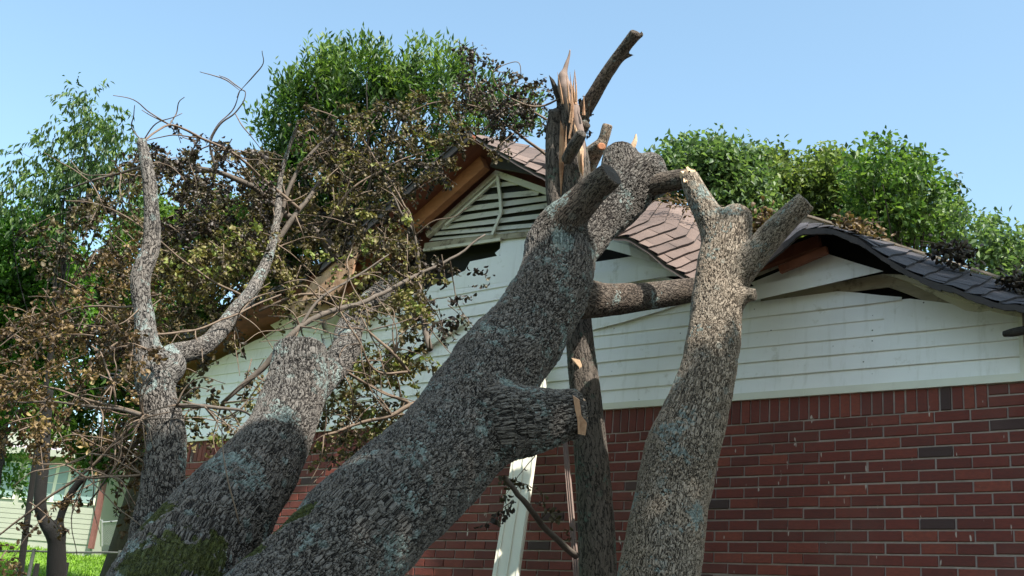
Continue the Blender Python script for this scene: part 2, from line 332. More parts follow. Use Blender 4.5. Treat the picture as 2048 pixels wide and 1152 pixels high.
# ------------------------------------------------------------------ smooth tree stems (blended limbs, one continuous surface)
def stems(name, chains, mat, parent, voxel=.012, k=.03, sub=1, cuts=(), moss=None):
    segA, segB, ra, rb, cid, s0, UU, WW, TT = [], [], [], [], [], [], [], [], []
    g = Geo(); off = 0
    for ci, (P, r) in enumerate(chains):
        g.tube(P, r, 16)
        T, U, W = frames(P); L = 0
        for i in range(len(P)-1):
            segA.append(P[i]); segB.append(P[i+1]); ra.append(r[i]); rb.append(r[i+1]); cid.append(ci); s0.append(L+ci*1.37)
            L += np.linalg.norm(P[i+1]-P[i]); UU.append(U[i]); WW.append(W[i])
    A = np.array(segA, np.float32); B = np.array(segB, np.float32); ra = np.array(ra, np.float32); rb = np.array(rb, np.float32)
    cid = np.array(cid); D = B-A; DD = (D**2).sum(1)+1e-9; s0 = np.array(s0, np.float32); Ln = np.sqrt(DD)
    starts = np.searchsorted(cid, np.arange(len(chains)))
    def sdf(X, full=False):
        out = np.empty(len(X), np.float32); idx = np.empty(len(X), np.int64); tt = np.empty(len(X), np.float32)
        for a in range(0, len(X), 20000):
            x = X[a:a+20000].astype(np.float32)
            t = np.clip((x@D.T-(A*D).sum(1))/DD, 0, 1)
            d2 = (x**2).sum(1)[:, None]+(A**2).sum(1)+t*t*DD+2*t*(A*D).sum(1)-2*(x@A.T)-2*t*(x@D.T)
            d = np.sqrt(np.maximum(d2, 1e-10))-(ra+t*(rb-ra))
            m = np.minimum.reduceat(d, starts, axis=1); mm = m.min(1)
            sm = mm-k*np.log(np.exp(-(m-mm[:, None])/k).sum(1))
            for (c, n) in cuts:      # sawn ends: planes only near that end
                near = np.linalg.norm(x-c[:3], axis=1) < c[3]*2.2
                sm = np.where(near, np.maximum(sm, (x-c[:3])@n), sm)
            out[a:a+20000] = sm
            if full:
                j = d.argmin(1); idx[a:a+20000] = j; tt[a:a+20000] = t[np.arange(len(x)), j]
        return (out, idx, tt) if full else out
    me = bpy.data.meshes.new('tmp'); me.from_pydata(g.v, [], g.f); o = bpy.data.objects.new('tmp', me); COL.objects.link(o)
    md = o.modifiers.new('r', 'REMESH'); md.mode = 'VOXEL'; md.voxel_size = voxel
    dg = bpy.context.evaluated_depsgraph_get(); m2 = bpy.data.meshes.new_from_object(o.evaluated_get(dg)); bpy.data.objects.remove(o)
    X = np.empty(len(m2.vertices)*3, np.float32); m2.vertices.foreach_get('co', X); X = X.reshape(-1, 3)
    e = .006; K = np.array([[1, -1, -1], [-1, -1, 1], [-1, 1, -1], [1, 1, 1]], np.float32)
    for it in range(3):
        f0 = sdf(X); G = sum(kk[None]*sdf(X+kk*e)[:, None] for kk in K)/(4*e)
        n2 = (G**2).sum(1)[:, None]+.05; X = X-np.clip(f0, -.05, .05)[:, None]*G/n2*.9
    m2.vertices.foreach_set('co', X.ravel()); m2.update()
    if sub:
        o = bpy.data.objects.new('tmp', m2); COL.objects.link(o); md = o.modifiers.new('s', 'SUBSURF'); md.levels = sub; md.render_levels = sub
        dg = bpy.context.evaluated_depsgraph_get(); dg.update(); m3 = bpy.data.meshes.new_from_object(o.evaluated_get(dg)); bpy.data.objects.remove(o)
    else: m3 = m2
    X = np.empty(len(m3.vertices)*3, np.float32); m3.vertices.foreach_get('co', X); X = X.reshape(-1, 3)
    _, j, t = sdf(X, True); t1 = t[:, None]
    UU = np.array(UU, np.float32); WW = np.array(WW, np.float32); jn = np.where((j+1 < len(cid)), j+1, j); jn = np.where(cid[jn] == cid[j], jn, j)
    Q = X-(A[j]+D[j]*t1); U_ = UU[j]*(1-t1)+UU[jn]*t1; W_ = WW[j]*(1-t1)+WW[jn]*t1
    co = np.stack([(Q*U_).sum(1)+cid[j]*.7, (Q*W_).sum(1), s0[j]+t*Ln[j]], 1)
    at_ = m3.attributes.new('bark', 'FLOAT_VECTOR', 'POINT'); at_.data.foreach_set('vector', np.ascontiguousarray(co, np.float32).ravel())
    at_ = m3.attributes.new('girth', 'FLOAT', 'POINT'); at_.data.foreach_set('value', np.ascontiguousarray(ra[j]+t*(rb[j]-ra[j]), np.float32))
    if moss is not None:
        mv = np.zeros(len(X), np.float32)
        for (c, rad) in moss: mv = np.maximum(mv, np.clip(1.35-np.linalg.norm(X-c, axis=1)/rad, 0, 1))
        a2 = m3.attributes.new('moss', 'FLOAT', 'POINT'); a2.data.foreach_set('value', mv)
    m3.name = name; m3.materials.clear()
    return rebase(link(name, m3, mat, parent, True))
def cutdisc(P, r, mat, parent, name='cut_end', scale=.9, ragged=0):
    """a slightly domed wood face on a sawn limb end"""
    P = np.array(P); n = P[-1]-P[-2]; n /= np.linalg.norm(n); T, U, W = frames(P[-3:]); u, w_ = U[-1], W[-1]
    g = Geo(); rings = []; c = P[-1]+n*.002; vs = [c+n*.006]; N = 28
    for q in (.5, 1.):
        for i in range(N):
            a = 2*np.pi*i/N; rr = r*scale*q*(1+.05*math.sin(3*a+r*90)+.03*math.sin(7*a))
            z = random.uniform(0, ragged) if ragged else .004*(1-q)
            vs.append(c+(u*math.cos(a)+w_*math.sin(a))*rr+n*z)
    b = len(vs)
    for i in range(N): vs.append(vs[1+N+i]-n*.03)
    fs = [(0, 1+i, 1+(i+1) % N) for i in range(N)]+[(1+i, 1+N+i, 1+N+(i+1) % N, 1+(i+1) % N) for i in range(N)]
    fs += [(1+N+i, b+i, b+(i+1) % N, 1+N+(i+1) % N) for i in range(N)]
    g.add(vs, fs); return g.build(name, mat, parent)

# ------------------------------------------------------------------ leaves
def leaves(name, P, D, Nn, L, Wd, tone, mat, parent, curl=.2, kind=None):
    """curved pointed leaves: base P, direction D, face normal Nn, length L, width Wd (arrays)"""
    n = len(P)
    if kind == 'plain':     # folded four point leaf for trees farther off
        D = D/np.linalg.norm(D, axis=1)[:, None]; S = np.cross(D, Nn); S /= np.linalg.norm(S, axis=1)[:, None]+1e-9; Nn = np.cross(S, D); L = L[:, None]; Wd = Wd[:, None]
        mid = P+D*L*.45; V = np.stack([P, mid-S*Wd*.5+Nn*Wd*.2, P+D*L-Nn*L*.12, mid+S*Wd*.5+Nn*Wd*.2], 1).reshape(-1, 3); b = (np.arange(n)*4)[:, None]
        return rebase(mesh_np(name, V, [np.concatenate([b+np.array([[0, 2, 1]]), b+np.array([[0, 3, 2]])])], mat, parent, np.repeat(tone, 4)))
    D = D/np.linalg.norm(D, axis=1)[:, None]; S = np.cross(D, Nn); S /= np.linalg.norm(S, axis=1)[:, None]+1e-9
    Nn = np.cross(S, D); c = (curl if np.ndim(curl) else np.full(n, curl))[:, None]; L = L[:, None]; Wd = Wd[:, None]
    a1 = P+D*L*.36+Nn*L*c*.10; a2 = P+D*L*.72*(1-c*.25)+Nn*L*c*.38; tip = P+D*L*(1-c*.6)+Nn*L*c*.85
    up = Nn*Wd*.18*(1+2*c)
    V = np.stack([P, a1-S*Wd*.5+up, a1, a1+S*Wd*.5+up, a2-S*Wd*.38+up, a2, a2+S*Wd*.38+up, tip], 1).reshape(-1, 3)
    b = (np.arange(n)*8)[:, None]
    tri = np.concatenate([b+np.array([[0, 2, 1]]), b+np.array([[0, 3, 2]]), b+np.array([[4, 5, 7]]), b+np.array([[5, 6, 7]])])
    quad = np.concatenate([b+np.array([[1, 2, 5, 4]]), b+np.array([[2, 3, 6, 5]])])
    o = mesh_np(name, V, [tri, quad], mat, parent, np.repeat(tone, 8)); rebase(o)
    if kind: o['kind'] = kind
    return o
def rdir(n): v = rng.normal(size=(n, 3)); return v/np.linalg.norm(v, axis=1)[:, None]

# ------------------------------------------------------------------ ground
def gz(x, y):
    D = np.hypot(x-CAM[0], y-CAM[1]); m = np.clip((-7.5-x)/3.5, 0, 1); m = m*m*(3-2*m)
    return m*np.clip((D-6), 0, 26)*.145
xs = np.concatenate([np.linspace(-400, -46, 12), np.linspace(-44, 20, 90), np.linspace(24, 300, 12)]); ys = np.concatenate([np.linspace(-60, -6, 8), np.linspace(-4, 50, 70), np.linspace(60, 600, 12)])
GX, GY = np.meshgrid(xs, ys); GZ = gz(GX, GY)+.03*np.sin(GX*1.1)*np.cos(GY*.9)
V = np.stack([GX, GY, GZ], 2).reshape(-1, 3); nx, ny = len(xs), len(ys)
I = (np.arange(ny-1)[:, None]*nx+np.arange(nx-1)[None]).ravel()
structure(mesh_np('ground', V, np.stack([I, I+1, I+1+nx, I+nx], 1), MB['grass'], smooth=True))
# grass blades on the sunny neighbouring lawn
n = 42000; az_ = R(-1)*rng.uniform(50, 70, n); dd = 19+13*rng.random(n)**.9
gx = CAM[0]+dd*np.sin(az_); gy = dd*np.cos(az_); Pg = np.stack([gx, gy, gz(gx, gy)-.01], 1)
Dg = rdir(n)*.45+[0, 0, 1]
o = leaves('lawn_grass', Pg, Dg, rdir(n), rng.uniform(.05, .12, n), rng.uniform(.012, .02, n), rng.random(n), MB['blade'], None, .5, 'stuff')
o['label'] = 'short bright green grass on the lawn behind the fence'; o['category'] = 'grass'

# ------------------------------------------------------------------ the brick house
UX = 3.259-3.25905
def Wp(u, v, off=0.0): return np.array([u, WALL_Y-off, V0+v])
H_, L_ = .0677, .2032
house = empty('brick_house', (-2.6, WALL_Y+3, 0), 'red brick house with white gable siding and a crushed roof under the fallen tree', 'house')
U0, U1 = -6.72, 1.63
g = Geo(); BW = .0052
def brick(u0, u1, v0, v1):
    tn = rng.choice([rng.uniform(0, .1), rng.uniform(.16, .6), rng.uniform(.5, 1)], p=[.04, .68, .28])
    jx, jz = rng.normal(0, .0012, 2); o1 = rng.normal(0, .0015); a, b, c, d = u0+jx+BW, u1+jx-BW, v0+jz+BW, v1+jz-BW
    e = .003
    f = [Wp(a+e, c+e, .010+o1), Wp(b-e, c+e+rng.normal(0, .0008), .010+o1), Wp(b-e, d-e, .010+o1), Wp(a+e, d-e, .010+o1)]
    m = [Wp(a, c, .006+o1), Wp(b, c, .006+o1), Wp(b, d, .006+o1), Wp(a, d, .006+o1)]
    k = [Wp(a, c, -.01), Wp(b, c, -.01), Wp(b, d, -.01), Wp(a, d, -.01)]
    g.add(f+m+k, [(0, 1, 2, 3)]+[(i+4, (i+1) % 4+4, (i+1) % 4, i) for i in range(4)]+[(i+8, (i+1) % 4+8, (i+1) % 4+4, i+4) for i in range(4)], tn)
for r_ in range(47):
    v1 = -r_*H_; off = 0 if r_ % 2 else -.5
    for i in range(-34, 10):
        a, b = (i+off)*L_, (i+off+1)*L_
        a, b = max(a, U0), min(b, U1)
        if b-a > .04: brick(a, b, v1-H_, v1)
us = 6*L_
i = 0
while us-(i+1)*H_ > U0-.02:
    brick(max(U0, us-(i+1)*H_), us-i*H_, 0, L_-.01+.03); i += 1
for k_, o_ in ((0, 0), (1, .5)):
    a = us
    for b in ((us+.115, us+.115+L_, us+.5) if k_ else (us+.5*L_+.1, us+.5)):
        brick(a, min(b, U1), k_*H_, (k_+1)*H_); a = min(b, U1)
        if a >= U1: break
brickwall = g.build('brick_wall', MB['brick'], house)
gf = g; g = Geo()
for r_ in range(47):
    for i in range(0, 54):
        a = (i+(.5 if r_ % 2 else 0))*L_; b = min(a+L_, 10.95); tn = rng.choice([rng.uniform(0, .1), rng.uniform(.16, .6), rng.uniform(.5, 1)], p=[.04, .68, .28])
        if b-a < .05: continue
        g.box((U1-.002, WALL_Y+(a+b)/2, V0-r_*H_-H_/2), .016, b-a-2*BW, H_-2*BW, None, tn)
sidewall = g.build('brick_wall', MB['brick'], house); g = gf
g = Geo(); g.prism([Wp(U0+.004, -3.3), Wp(U1-.004, -3.3), Wp(U1-.004, .18), Wp(U0+.004, .18)], (0, .1, 0))
g.prism([(U1-.01, WALL_Y+.102, -.2), (U1-.01, WALL_Y+11, -.2), (U1-.01, WALL_Y+11, V0+.2), (U1-.01, WALL_Y+.102, V0+.2)], (-.1, 0, 0))
g.prism([(U0+.01, WALL_Y+.102, -.2), (U0+.01, WALL_Y+11, -.2), (U0+.01, WALL_Y+11, V0+.2), (U0+.01, WALL_Y+.102, V0+.2)], (.1, 0, 0))
g.prism([(U0+.12, WALL_Y+10.9, -.2), (U1-.12, WALL_Y+10.9, -.2), (U1-.12, WALL_Y+10.9, V0+.2), (-2.6, WALL_Y+10.9, V0+2.2), (U0+.12, WALL_Y+10.9, V0+.2)], (0, .1, 0))
g.build('mortar', MB['mortar'], brickwall)

def fz(u): # underside of the frieze board, sagging to the right
    return np.interp(u, [-6.8, -6.4, -1.5, .07, 1.4, 1.7], [.207, .205, .172, .15, .13, .128])
g = Geo(); uu = np.linspace(U0-.03, U1+.01, 12)
for a, b in zip(uu[:-1], uu[1:]):
    g.prism([Wp(a, fz(a), .0), Wp(b-.0006, fz(b), .0), Wp(b-.0006, fz(b)+.046, .0), Wp(a, fz(a)+.046, .0)], (0, -.035, 0))
g.build('frieze_board', MB['trim'], house)
# near-black sheet painted for attic darkness behind the siding (kept inside the roof)
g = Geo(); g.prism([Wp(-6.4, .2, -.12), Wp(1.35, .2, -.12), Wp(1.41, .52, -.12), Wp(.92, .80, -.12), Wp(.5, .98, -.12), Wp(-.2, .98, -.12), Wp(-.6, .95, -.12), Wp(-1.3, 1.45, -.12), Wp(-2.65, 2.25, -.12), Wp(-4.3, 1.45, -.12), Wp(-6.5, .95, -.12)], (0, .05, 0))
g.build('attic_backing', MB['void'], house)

def lap(g, pts_low, pts_top, base=.004, lip=.020, th=.003, tone=.5):
    """one siding course: lower edge stands proud, upper edge tucks under the next"""
    n = len(pts_low); lo = [np.array(p, float) for p in pts_low]; hi = [np.array(p, float) for p in pts_top]
    vs = []; fs = []
    for l, h in zip(lo, hi):
        vs += [Wp(l[0], l[1], lip), Wp(h[0], h[1], base+.004), Wp(l[0], l[1], lip-.010), Wp(l[0], l[1]-.003, lip-.002)]
    for i in range(n-1):
        a, b = i*4, i*4+4
        fs += [(a, b, b+1, a+1), (a+3, b+3, b, a), (a+2, b+2, b+3, a+3), (a+1, b+1, b+2, a+2)]
    fs += [(0, 1, 2, 3), tuple((n-1)*4+j for j in (3, 2, 1, 0))]
    g.add(vs, fs, tone)
def rake(u):   # top limit of the siding (the line of the rafters)
    return float(np.interp(u, [-6.75, -5.3, -4.2, -2.2, -1.3, -.75, -.2, .3, .92, 1.43, 1.5], [.90, 1.26, 1.38, 1.34, 1.28, 1.0, .83, .83, .67, .53, .5]))
levels = [.046+.045+.103*i for i in range(0, 18)]
def lv(u, k):  # height of the lower lip of course k at u
    base = fz(u)+.046
    return base-.002+.1035*k+(.004*k if False else 0)+.0035*math.sin(u*1.3+k)
for k in range(16):
    # horizontal extent where this course exists
    spans = []; us_ = np.linspace(-6.68, 1.42, 180); ok = [rake(u) > lv(u, k)+.02 for u in us_]
    if k >= 12: ok = [o and u < -2.3 for o, u in zip(ok, us_)]
    a = None
    for u, q in zip(us_, ok):
        if q and a is None: a = u
        if (not q or u == us_[-1]) and a is not None: spans.append((a, u)); a = None
    for a, b in spans:
        if b-a < .12: continue
        # courses are made of lengths that overlap
        cuts_ = [a]
        jo = [(-4.4), (-.9), (.66), (-2.9)][k % 4]
        if k in (3, 4): jo = .63
        if a+.3 < jo < b-.2: cuts_.append(jo)
        cuts_.append(b)
        for c0, c1 in zip(cuts_[:-1], cuts_[1:]):
            m = max(3, int((c1-c0)/.12)); cu = np.linspace(c0, c1, m)
            if k == 4 and c0 >= .6: continue
            hgt = .1035 if not (k == 3 and c0 >= .6) else .207
            lo = [(u, lv(u, k)+rng.normal(0, .0006)) for u in cu]
            hi = [(u, min(lv(u, k)+hgt+.008, max(rake(u), lv(u, k)+.02))) for u in cu]
            gg = Geo(); lap(gg, lo, hi, .004, .020+rng.normal(0, .001) + (.004 if c0 == jo else 0)); gg.build('siding_board', MB['siding'], house)
# corner trims
g = Geo(); g.prism([Wp(1.405, .176, .024), Wp(1.43, .176, .024), Wp(1.43, .56, .024), Wp(1.405, .60, .024)], (0, .05, 0)); g.build('corner_trim', MB['trim'], house)
g = Geo(); g.prism([Wp(U0-.01, .26, .024), Wp(U0+.03, .26, .024), Wp(U0+.03, .9, .024), Wp(U0-.01, .9, .024)], (0, .05, 0)); g.build('corner_trim', MB['trim'], house)
g = Geo(); g.prism([Wp(1.432, .18, -.002), Wp(1.62, .18, -.002), Wp(1.62, .62, -.002), Wp(1.432, .62, -.002)], (0, .05, 0)); g.build('end_panel', MB['nbrick'], house)
def wpoly(pts, off, th, g, tone=.5, back=None):
    """flat piece parallel to the wall drawn through photo points"""
    g.prism([onwall(x, y, off) for x, y in pts], (0, th, 0), tone)
# bare sheathing seen above the siding on the right slope
g = Geo(); wpoly([(1490, 612), (1500, 598), (1560, 585), (1765, 548), (1800, 548), (1850, 572), (2040, 640), (1945, 640), (1800, 582), (1776, 574)], -.004, .012, g); g.build('bare_sheathing', MB['sheath'], house)
g = Geo(); wpoly([(1800, 556), (1830, 553), (1990, 618), (1945, 628)], .012, .012, g); wpoly([(1770, 548), (1850, 553), (2044, 612), (2044, 634), (1985, 622), (1850, 574)], .03, .02, g); g.build('rake_trim', MB['siding_old'], house)
# two siding lengths torn loose at the hump
for poly, o1, m_ in (([(1500, 566), (1650, 506), (1713, 526), (1640, 545), (1510, 574)], .10, 'siding'), ([(1495, 575), (1640, 543), (1713, 526), (1766, 542), (1640, 571), (1490, 604)], .13, 'siding'), ([(1495, 552), (1597, 510), (1602, 516), (1497, 560)], .05, 'siding_old')):
    g = Geo(); wpoly(poly, o1, .006, g); g.build('loose_siding', MB[m_], house)
# left and middle: boards around the dark openings
g = Geo(); wpoly([(1002, 470), (1070, 462), (1150, 440), (1150, 512), (1050, 512), (994, 512), (990, 506), (1000, 497)], .006, .008, g); g.build('siding_board', MB['siding'], house)
g = Geo(); wpoly([(994, 512), (1150, 486), (1150, 545), (860, 584), (855, 576), (930, 541), (940, 523)], .016, .006, g); g.build('siding_board', MB['siding'], house)
# curled strip of siding under the crushed roof edge, and the board below it
def bent(pl, off0, off1, name, mat, th=.004):
    """strip between an upper and a lower edge, bulging out towards the middle"""
    up_, lo_ = pl; n = len(up_); g = Geo()
    for s, (a, b) in enumerate(((0, 0),)):
        vs = []
        for i in range(n):
            o = off0+(off1-off0)*math.sin(math.pi*i/(n-1))
            p, q = onwall(*up_[i], o-.03), onwall(*lo_[i], o)
            m = (p+q)/2+np.array([0, -.015, 0]); vs += [p, m, q, q+[0, th, 0], m+[0, th, 0], p+[0, th, 0]]
        fs = []
        for i in range(n-1):
            for k in range(6): fs.append((i*6+k, i*6+(k+1) % 6, i*6+6+(k+1) % 6, i*6+6+k))
        fs += [tuple(range(6)), tuple((n-1)*6+k for k in (5, 4, 3, 2, 1, 0))]
        g.add(vs, fs)
    return g.build(name, MB[mat], house)
bent(([(1178, 476), (1212, 462), (1258, 474), (1300, 500), (1336, 530)], [(1183, 492), (1222, 500), (1262, 511), (1300, 522), (1340, 533)]), .10, .18, 'curled_siding', 'siding')
bent(([(1176, 526), (1230, 518), (1292, 508), (1340, 532), (1375, 551)], [(1176, 572), (1235, 569), (1290, 559), (1340, 552), (1380, 552)]), .03, .06, 'loose_siding', 'siding')
bent(([(1176, 600), (1250, 590), (1320, 580), (1400, 560)], [(1176, 662), (1250, 643), (1320, 622), (1400, 596)]), .035, .05, 'loose_siding', 'siding')
# gable louvre
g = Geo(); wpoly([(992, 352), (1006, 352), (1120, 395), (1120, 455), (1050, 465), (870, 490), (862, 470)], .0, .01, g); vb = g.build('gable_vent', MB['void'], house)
def strip(pts, w, off, th, name='frame', mat='vent', par=None):
    g = Geo()
    P = [onwall(x, y, off) for x, y in pts]
    for a, b in zip(P[:-1], P[1:]):
        d = b-a; d /= np.linalg.norm(d); nrm = np.array([-d[2], 0, d[0]])*w/2
        g.prism([a-nrm, b-nrm+d*.002, b+nrm+d*.002, a+nrm], (0, th, 0))
    return g.build(name, MB[mat], par or vb)
strip([(852, 470), (992, 345)], .05, .045, .04); strip([(988, 345), (1130, 396)], .05, .043, .04)
strip([(890, 450), (992, 358), ], .02, .055, .02)
strip([(994, 352), (1000, 400), (1001, 425), (984, 468)], .028, .06, .015, 'mullion')
for (x0, y0, x1, y1, wd) in ((974, 372, 1035, 366, .05), (944, 398, 1075, 386, .055), (922, 420, 1110, 395, .055), (900, 440, 1120, 408, .055), (882, 455, 1120, 428, .05), (868, 467, 1120, 446, .045), (858, 478, 1060, 458, .035)):
    g = Geo(); p, q = onwall(x0, y0+4, .035), onwall(x1, y1+4, .035); h_ = np.array([0, .045, wd*1.45])
    g.prism([p, q, q+h_, p+h_], (0, .006, .001)); g.build('slat', MB['vent'], vb)
strip([(848, 492), (950, 478), (1062, 466)], .055, .03, .03, 'rotten_board', 'sheath', house); strip([(846, 500), (948, 486), (1000, 478)], .025, .04, .02, 'rotten_board', 'siding_old', house)
# scraps of white siding hit by the sun under the torn soffit
for pl, o_ in (([(560, 640), (590, 620), (640, 640), (648, 668), (600, 660)], .05), ([(520, 632), (560, 622), (640, 664), (648, 700), (560, 668)], .03), ([(770, 700), (850, 690), (858, 702), (790, 742)], .05)):
    g = Geo(); wpoly(pl, o_, .006, g); g.build('loose_siding', MB['siding'], house)
strip([(640, 800), (800, 725), (930, 640)], .05, .05, .02, 'rake_trim', 'trim', house)

# ---- roof: intact left slope with its overhang, crushed right slope with its hump
roof = Geo(); apex = np.array([-2.64, 0, 2.47]); YF, YB = WALL_Y-.42, WALL_Y+11.2
def RP(u, v, y): return np.array([u, y, V0+v])
sl_ = .545
uL = -7.2
def vr(u): return 2.47-sl_*(apex[0]-u) if u > -4.3 else 2.47-sl_*1.66-.215*(-4.3-u)
vL = vr(uL)
r0 = Geo(); r0.prism([RP(apex[0], 2.47, YF), RP(-4.28, vr(-4.28), YF), RP(-4.28, vr(-4.28), YB), RP(apex[0], 2.47, YB)], (0, 0, -.03)); r0.prism([RP(-4.32, vr(-4.32), YF+.03), RP(uL, vL, YF), RP(uL, vL, YB), RP(-4.32, vr(-4.32), YB)], (0, 0, -.03))
r0.build('roof_deck', MB['soffit'], house)
g = Geo(); g.prism([RP(apex[0]+.02, 2.47+.02, YF-.03), RP(-4.25, vr(-4.25)+.012, YF-.03), RP(-4.3, vr(-4.3)-.06, YF-.03), RP(apex[0]+.02, 2.47-.06, YF-.03)], (0, .026, 0)); g.prism([RP(-4.5, vr(-4.5)+.02, YF-.03), RP(uL, vL+.012, YF-.03), RP(uL, vL-.06, YF-.03), RP(-4.45, vr(-4.45)-.05, YF-.03)], (0, .026, 0)); g.build('rake_fascia', MB['fascia'], house)
g = Geo()   # shingles of the left slope
for i in range(36):
    for yy in np.arange(YF-.04, YB, .33):
        t0, t1 = i*.142, (i+1)*.142+.02; u0_, u1_ = apex[0]-t0, max(uL-.03, apex[0]-t1); off = .165*(i % 2)
        ya, yb = max(YF-.04, yy-off), min(YB, yy-off+.325)
        if yb-ya < .05: continue
        g.add([RP(u0_, vr(apex[0]-t0)+.012, ya), RP(u0_, vr(apex[0]-t0)+.012, yb), RP(u1_, vr(apex[0]-t1)+.022, yb), RP(u1_, vr(apex[0]-t1)+.022, ya), RP(u1_, vr(apex[0]-t1)+.002, ya), RP(u1_, vr(apex[0]-t1)+.002, yb), RP(u0_, vr(apex[0]-t0)+.002, ya), RP(u0_, vr(apex[0]-t0)+.002, yb)], [(0, 1, 2, 3), (3, 2, 5, 4), (0, 3, 4, 6), (1, 7, 5, 2)], rng.random())
g.build('shingles', MB['shingle_shaded'], house)
# barge rafter along the wall, below the soffit
a_, b_ = RP(-2.70, 2.33, WALL_Y-.16), RP(-4.3, 2.33-1.6*sl_*1.02, WALL_Y-.16); g = Geo(); g.bar(a_, b_, .07, .13, .5); g.build('barge_rafter', MB['beam'], house)
g = Geo(); g.bar(RP(-2.6, 2.32, WALL_Y-.16), RP(-1.5, 1.92, WALL_Y-.16), .05, .10, .5); g.build('barge_rafter', MB['fascia'], house)
# ridge back and right slope behind the damage
g = Geo(); g.prism([RP(apex[0], 2.44, WALL_Y+1.2), RP(1.95, -.05, WALL_Y+1.2), RP(1.95, -.05, YB), RP(apex[0], 2.44, YB)], (0, 0, -.03)); g.build('roof_deck', MB['sheath'], house)

def surf(rows, nt, ns):
    """rows: list of polylines (same count) in world; smooth in t, linear in s"""
    C = [catmull(r, 6) for r in rows]; C = np.array([[c[min(int(q), len(c)-2)]*(1-(q-min(int(q), len(c)-2)))+c[min(int(q), len(c)-2)+1]*(q-min(int(q), len(c)-2)) for q in np.linspace(0, len(c)-1, nt)] for c in C])
    S = []
    for q in np.linspace(0, len(rows)-1, ns):
        i = min(int(q), len(rows)-2); S.append(C[i]*(1-(q-i))+C[i+1]*(q-i))
    return np.array(S)      # ns, nt, 3
def roofpatch(rows, ncourse, ntab, mat, lift=.012, jag=.6, name='shingles', thick=.03):
    nt = ncourse*6+1; ns = ntab*3+1; S = surf(rows, nt, ns)
    for a in range(ns):
        for b in range(nt):
            p = S[a, b]; S[a, b, 2] += .012*noise.noise(Vector(p*3.0))+.006*noise.noise(Vector(p*9.0))
    # deck
    V = S.reshape(-1, 3); I = (np.arange(ns-1)[:, None]*nt+np.arange(nt-1)[None]).ravel(); q = np.stack([I, I+1, I+1+nt, I+nt], 1)
    Nrm = np.cross(S[ns//2, nt//2]-S[0, nt//2], S[ns//2, nt//2+3]-S[ns//2, nt//2]); Nrm = Nrm/np.linalg.norm(Nrm); Nrm = Nrm if Nrm[2] > 0 else -Nrm
    V2 = V-[0, 0, thick]; n0 = len(V)
    edge = []
    for a in range(nt-1): edge += [(a, a+1, a+1+n0, a+n0), ((ns-1)*nt+a, (ns-1)*nt+a+1, (ns-1)*nt+a+1+n0, (ns-1)*nt+a+n0)]
    for a in range(ns-1): edge += [(a*nt, (a+1)*nt, (a+1)*nt+n0, a*nt+n0), (a*nt+nt-1, (a+1)*nt+nt-1, (a+1)*nt+nt-1+n0, a*nt+nt-1+n0)]
    rebase(mesh_np('roof_deck', np.vstack([V, V2]), [np.vstack([q, q[:, ::-1]+n0]), np.array(edge)], MB['fascia'], house))
    g = Geo()
    for c in range(ncourse):
        off = (c % 2)*1.5
        for k in range(-1, ntab+1):
            s0_, s1_ = int(k*3+off), int(k*3+3+off); s0_ = max(0, s0_); s1_ = min(ns-1, s1_)
            if s1_ <= s0_: continue
            j = rng.normal(0, jag*.01); tn = rng.random(); Lf = lift*(1+.25*rng.normal()); Lf = max(.006, Lf); cols = list(range(s0_, s1_+1)); t0, t1 = c*6, c*6+6
            vs = []; ts = list(range(t0, t1+1, 2))
            for ti in ts:
                fr = (ti-t0)/(t1-t0)
                for s_ in cols:
                    p = S[s_, ti].copy(); 
                    if s_ == s0_: p = p+(S[min(ns-1, s_+1), ti]-p)*.035
                    if s_ == s1_: p = p+(S[max(0, s_-1), ti]-p)*.035
                    if ti == t1: p = p-(p-S[s_, t1-1])*(.34+.3*noise.noise(Vector(p*5)))
                    vs.append(p+Nrm*(.004+Lf*fr))
            w_ = len(cols); fs = [(r*w_+i, r*w_+i+1, (r+1)*w_+i+1, (r+1)*w_+i) for r in range(len(ts)-1) for i in range(w_-1)]
            base = len(vs); 
            for i in range(w_): vs.append(vs[(len(ts)-1)*w_+i]-Nrm*(Lf+.001))
            fs += [((len(ts)-1)*w_+i, (len(ts)-1)*w_+i+1, base+i+1, base+i) for i in range(w_-1)]
            g.add(vs, fs, tn)
    return g.build(name, MB[mat], house)
def FR(pts, off): return [onwall(x, y, off) for x, y in pts]
F1 = FR([(952, 272), (1000, 303), (1050, 333), (1095, 358), (1150, 400), (1212, 463), (1258, 474), (1296, 499), (1333, 528), (1369, 550), (1405, 572), (1445, 574), (1480, 560), (1508, 538)], .42)
Fm = FR([(958, 271), (1015, 295), (1070, 318), (1130, 345), (1200, 395), (1262, 440), (1330, 446), (1372, 472), (1400, 500), (1420, 530), (1450, 545), (1475, 545), (1500, 530), (1515, 515)], -.1)
Fb = FR([(965, 272), (1030, 286), (1092, 304), (1165, 335), (1235, 375), (1300, 402), (1345, 408), (1400, 430), (1440, 460), (1470, 480), (1490, 490), (1505, 492), (1515, 490), (1525, 485)], -.75)
roofpatch([F1, Fm, Fb], 26, 4, 'shingle', .014)
F1 = FR([(1500, 545), (1540, 507), (1580, 476), (1612, 459), (1650, 455), (1700, 473), (1745, 499), (1800, 531), (1860, 558), (1930, 583), (1985, 597), (2060, 611), (2150, 640)], .42)
Fb = FR([(1500, 500), (1535, 470), (1575, 450), (1618, 448), (1668, 458), (1730, 474), (1790, 493), (1850, 515), (1915, 538), (1985, 562), (2060, 586), (2150, 616), (2240, 645)], -.5)
F1 = catmull(F1, 3); Fb = catmull(Fb, 3)
for q in range(len(F1)): F1[q] += [0, .03*noise.noise(Vector(F1[q]*5)), .022*noise.noise(Vector(F1[q]*4))+.010*noise.noise(Vector(F1[q]*13))]
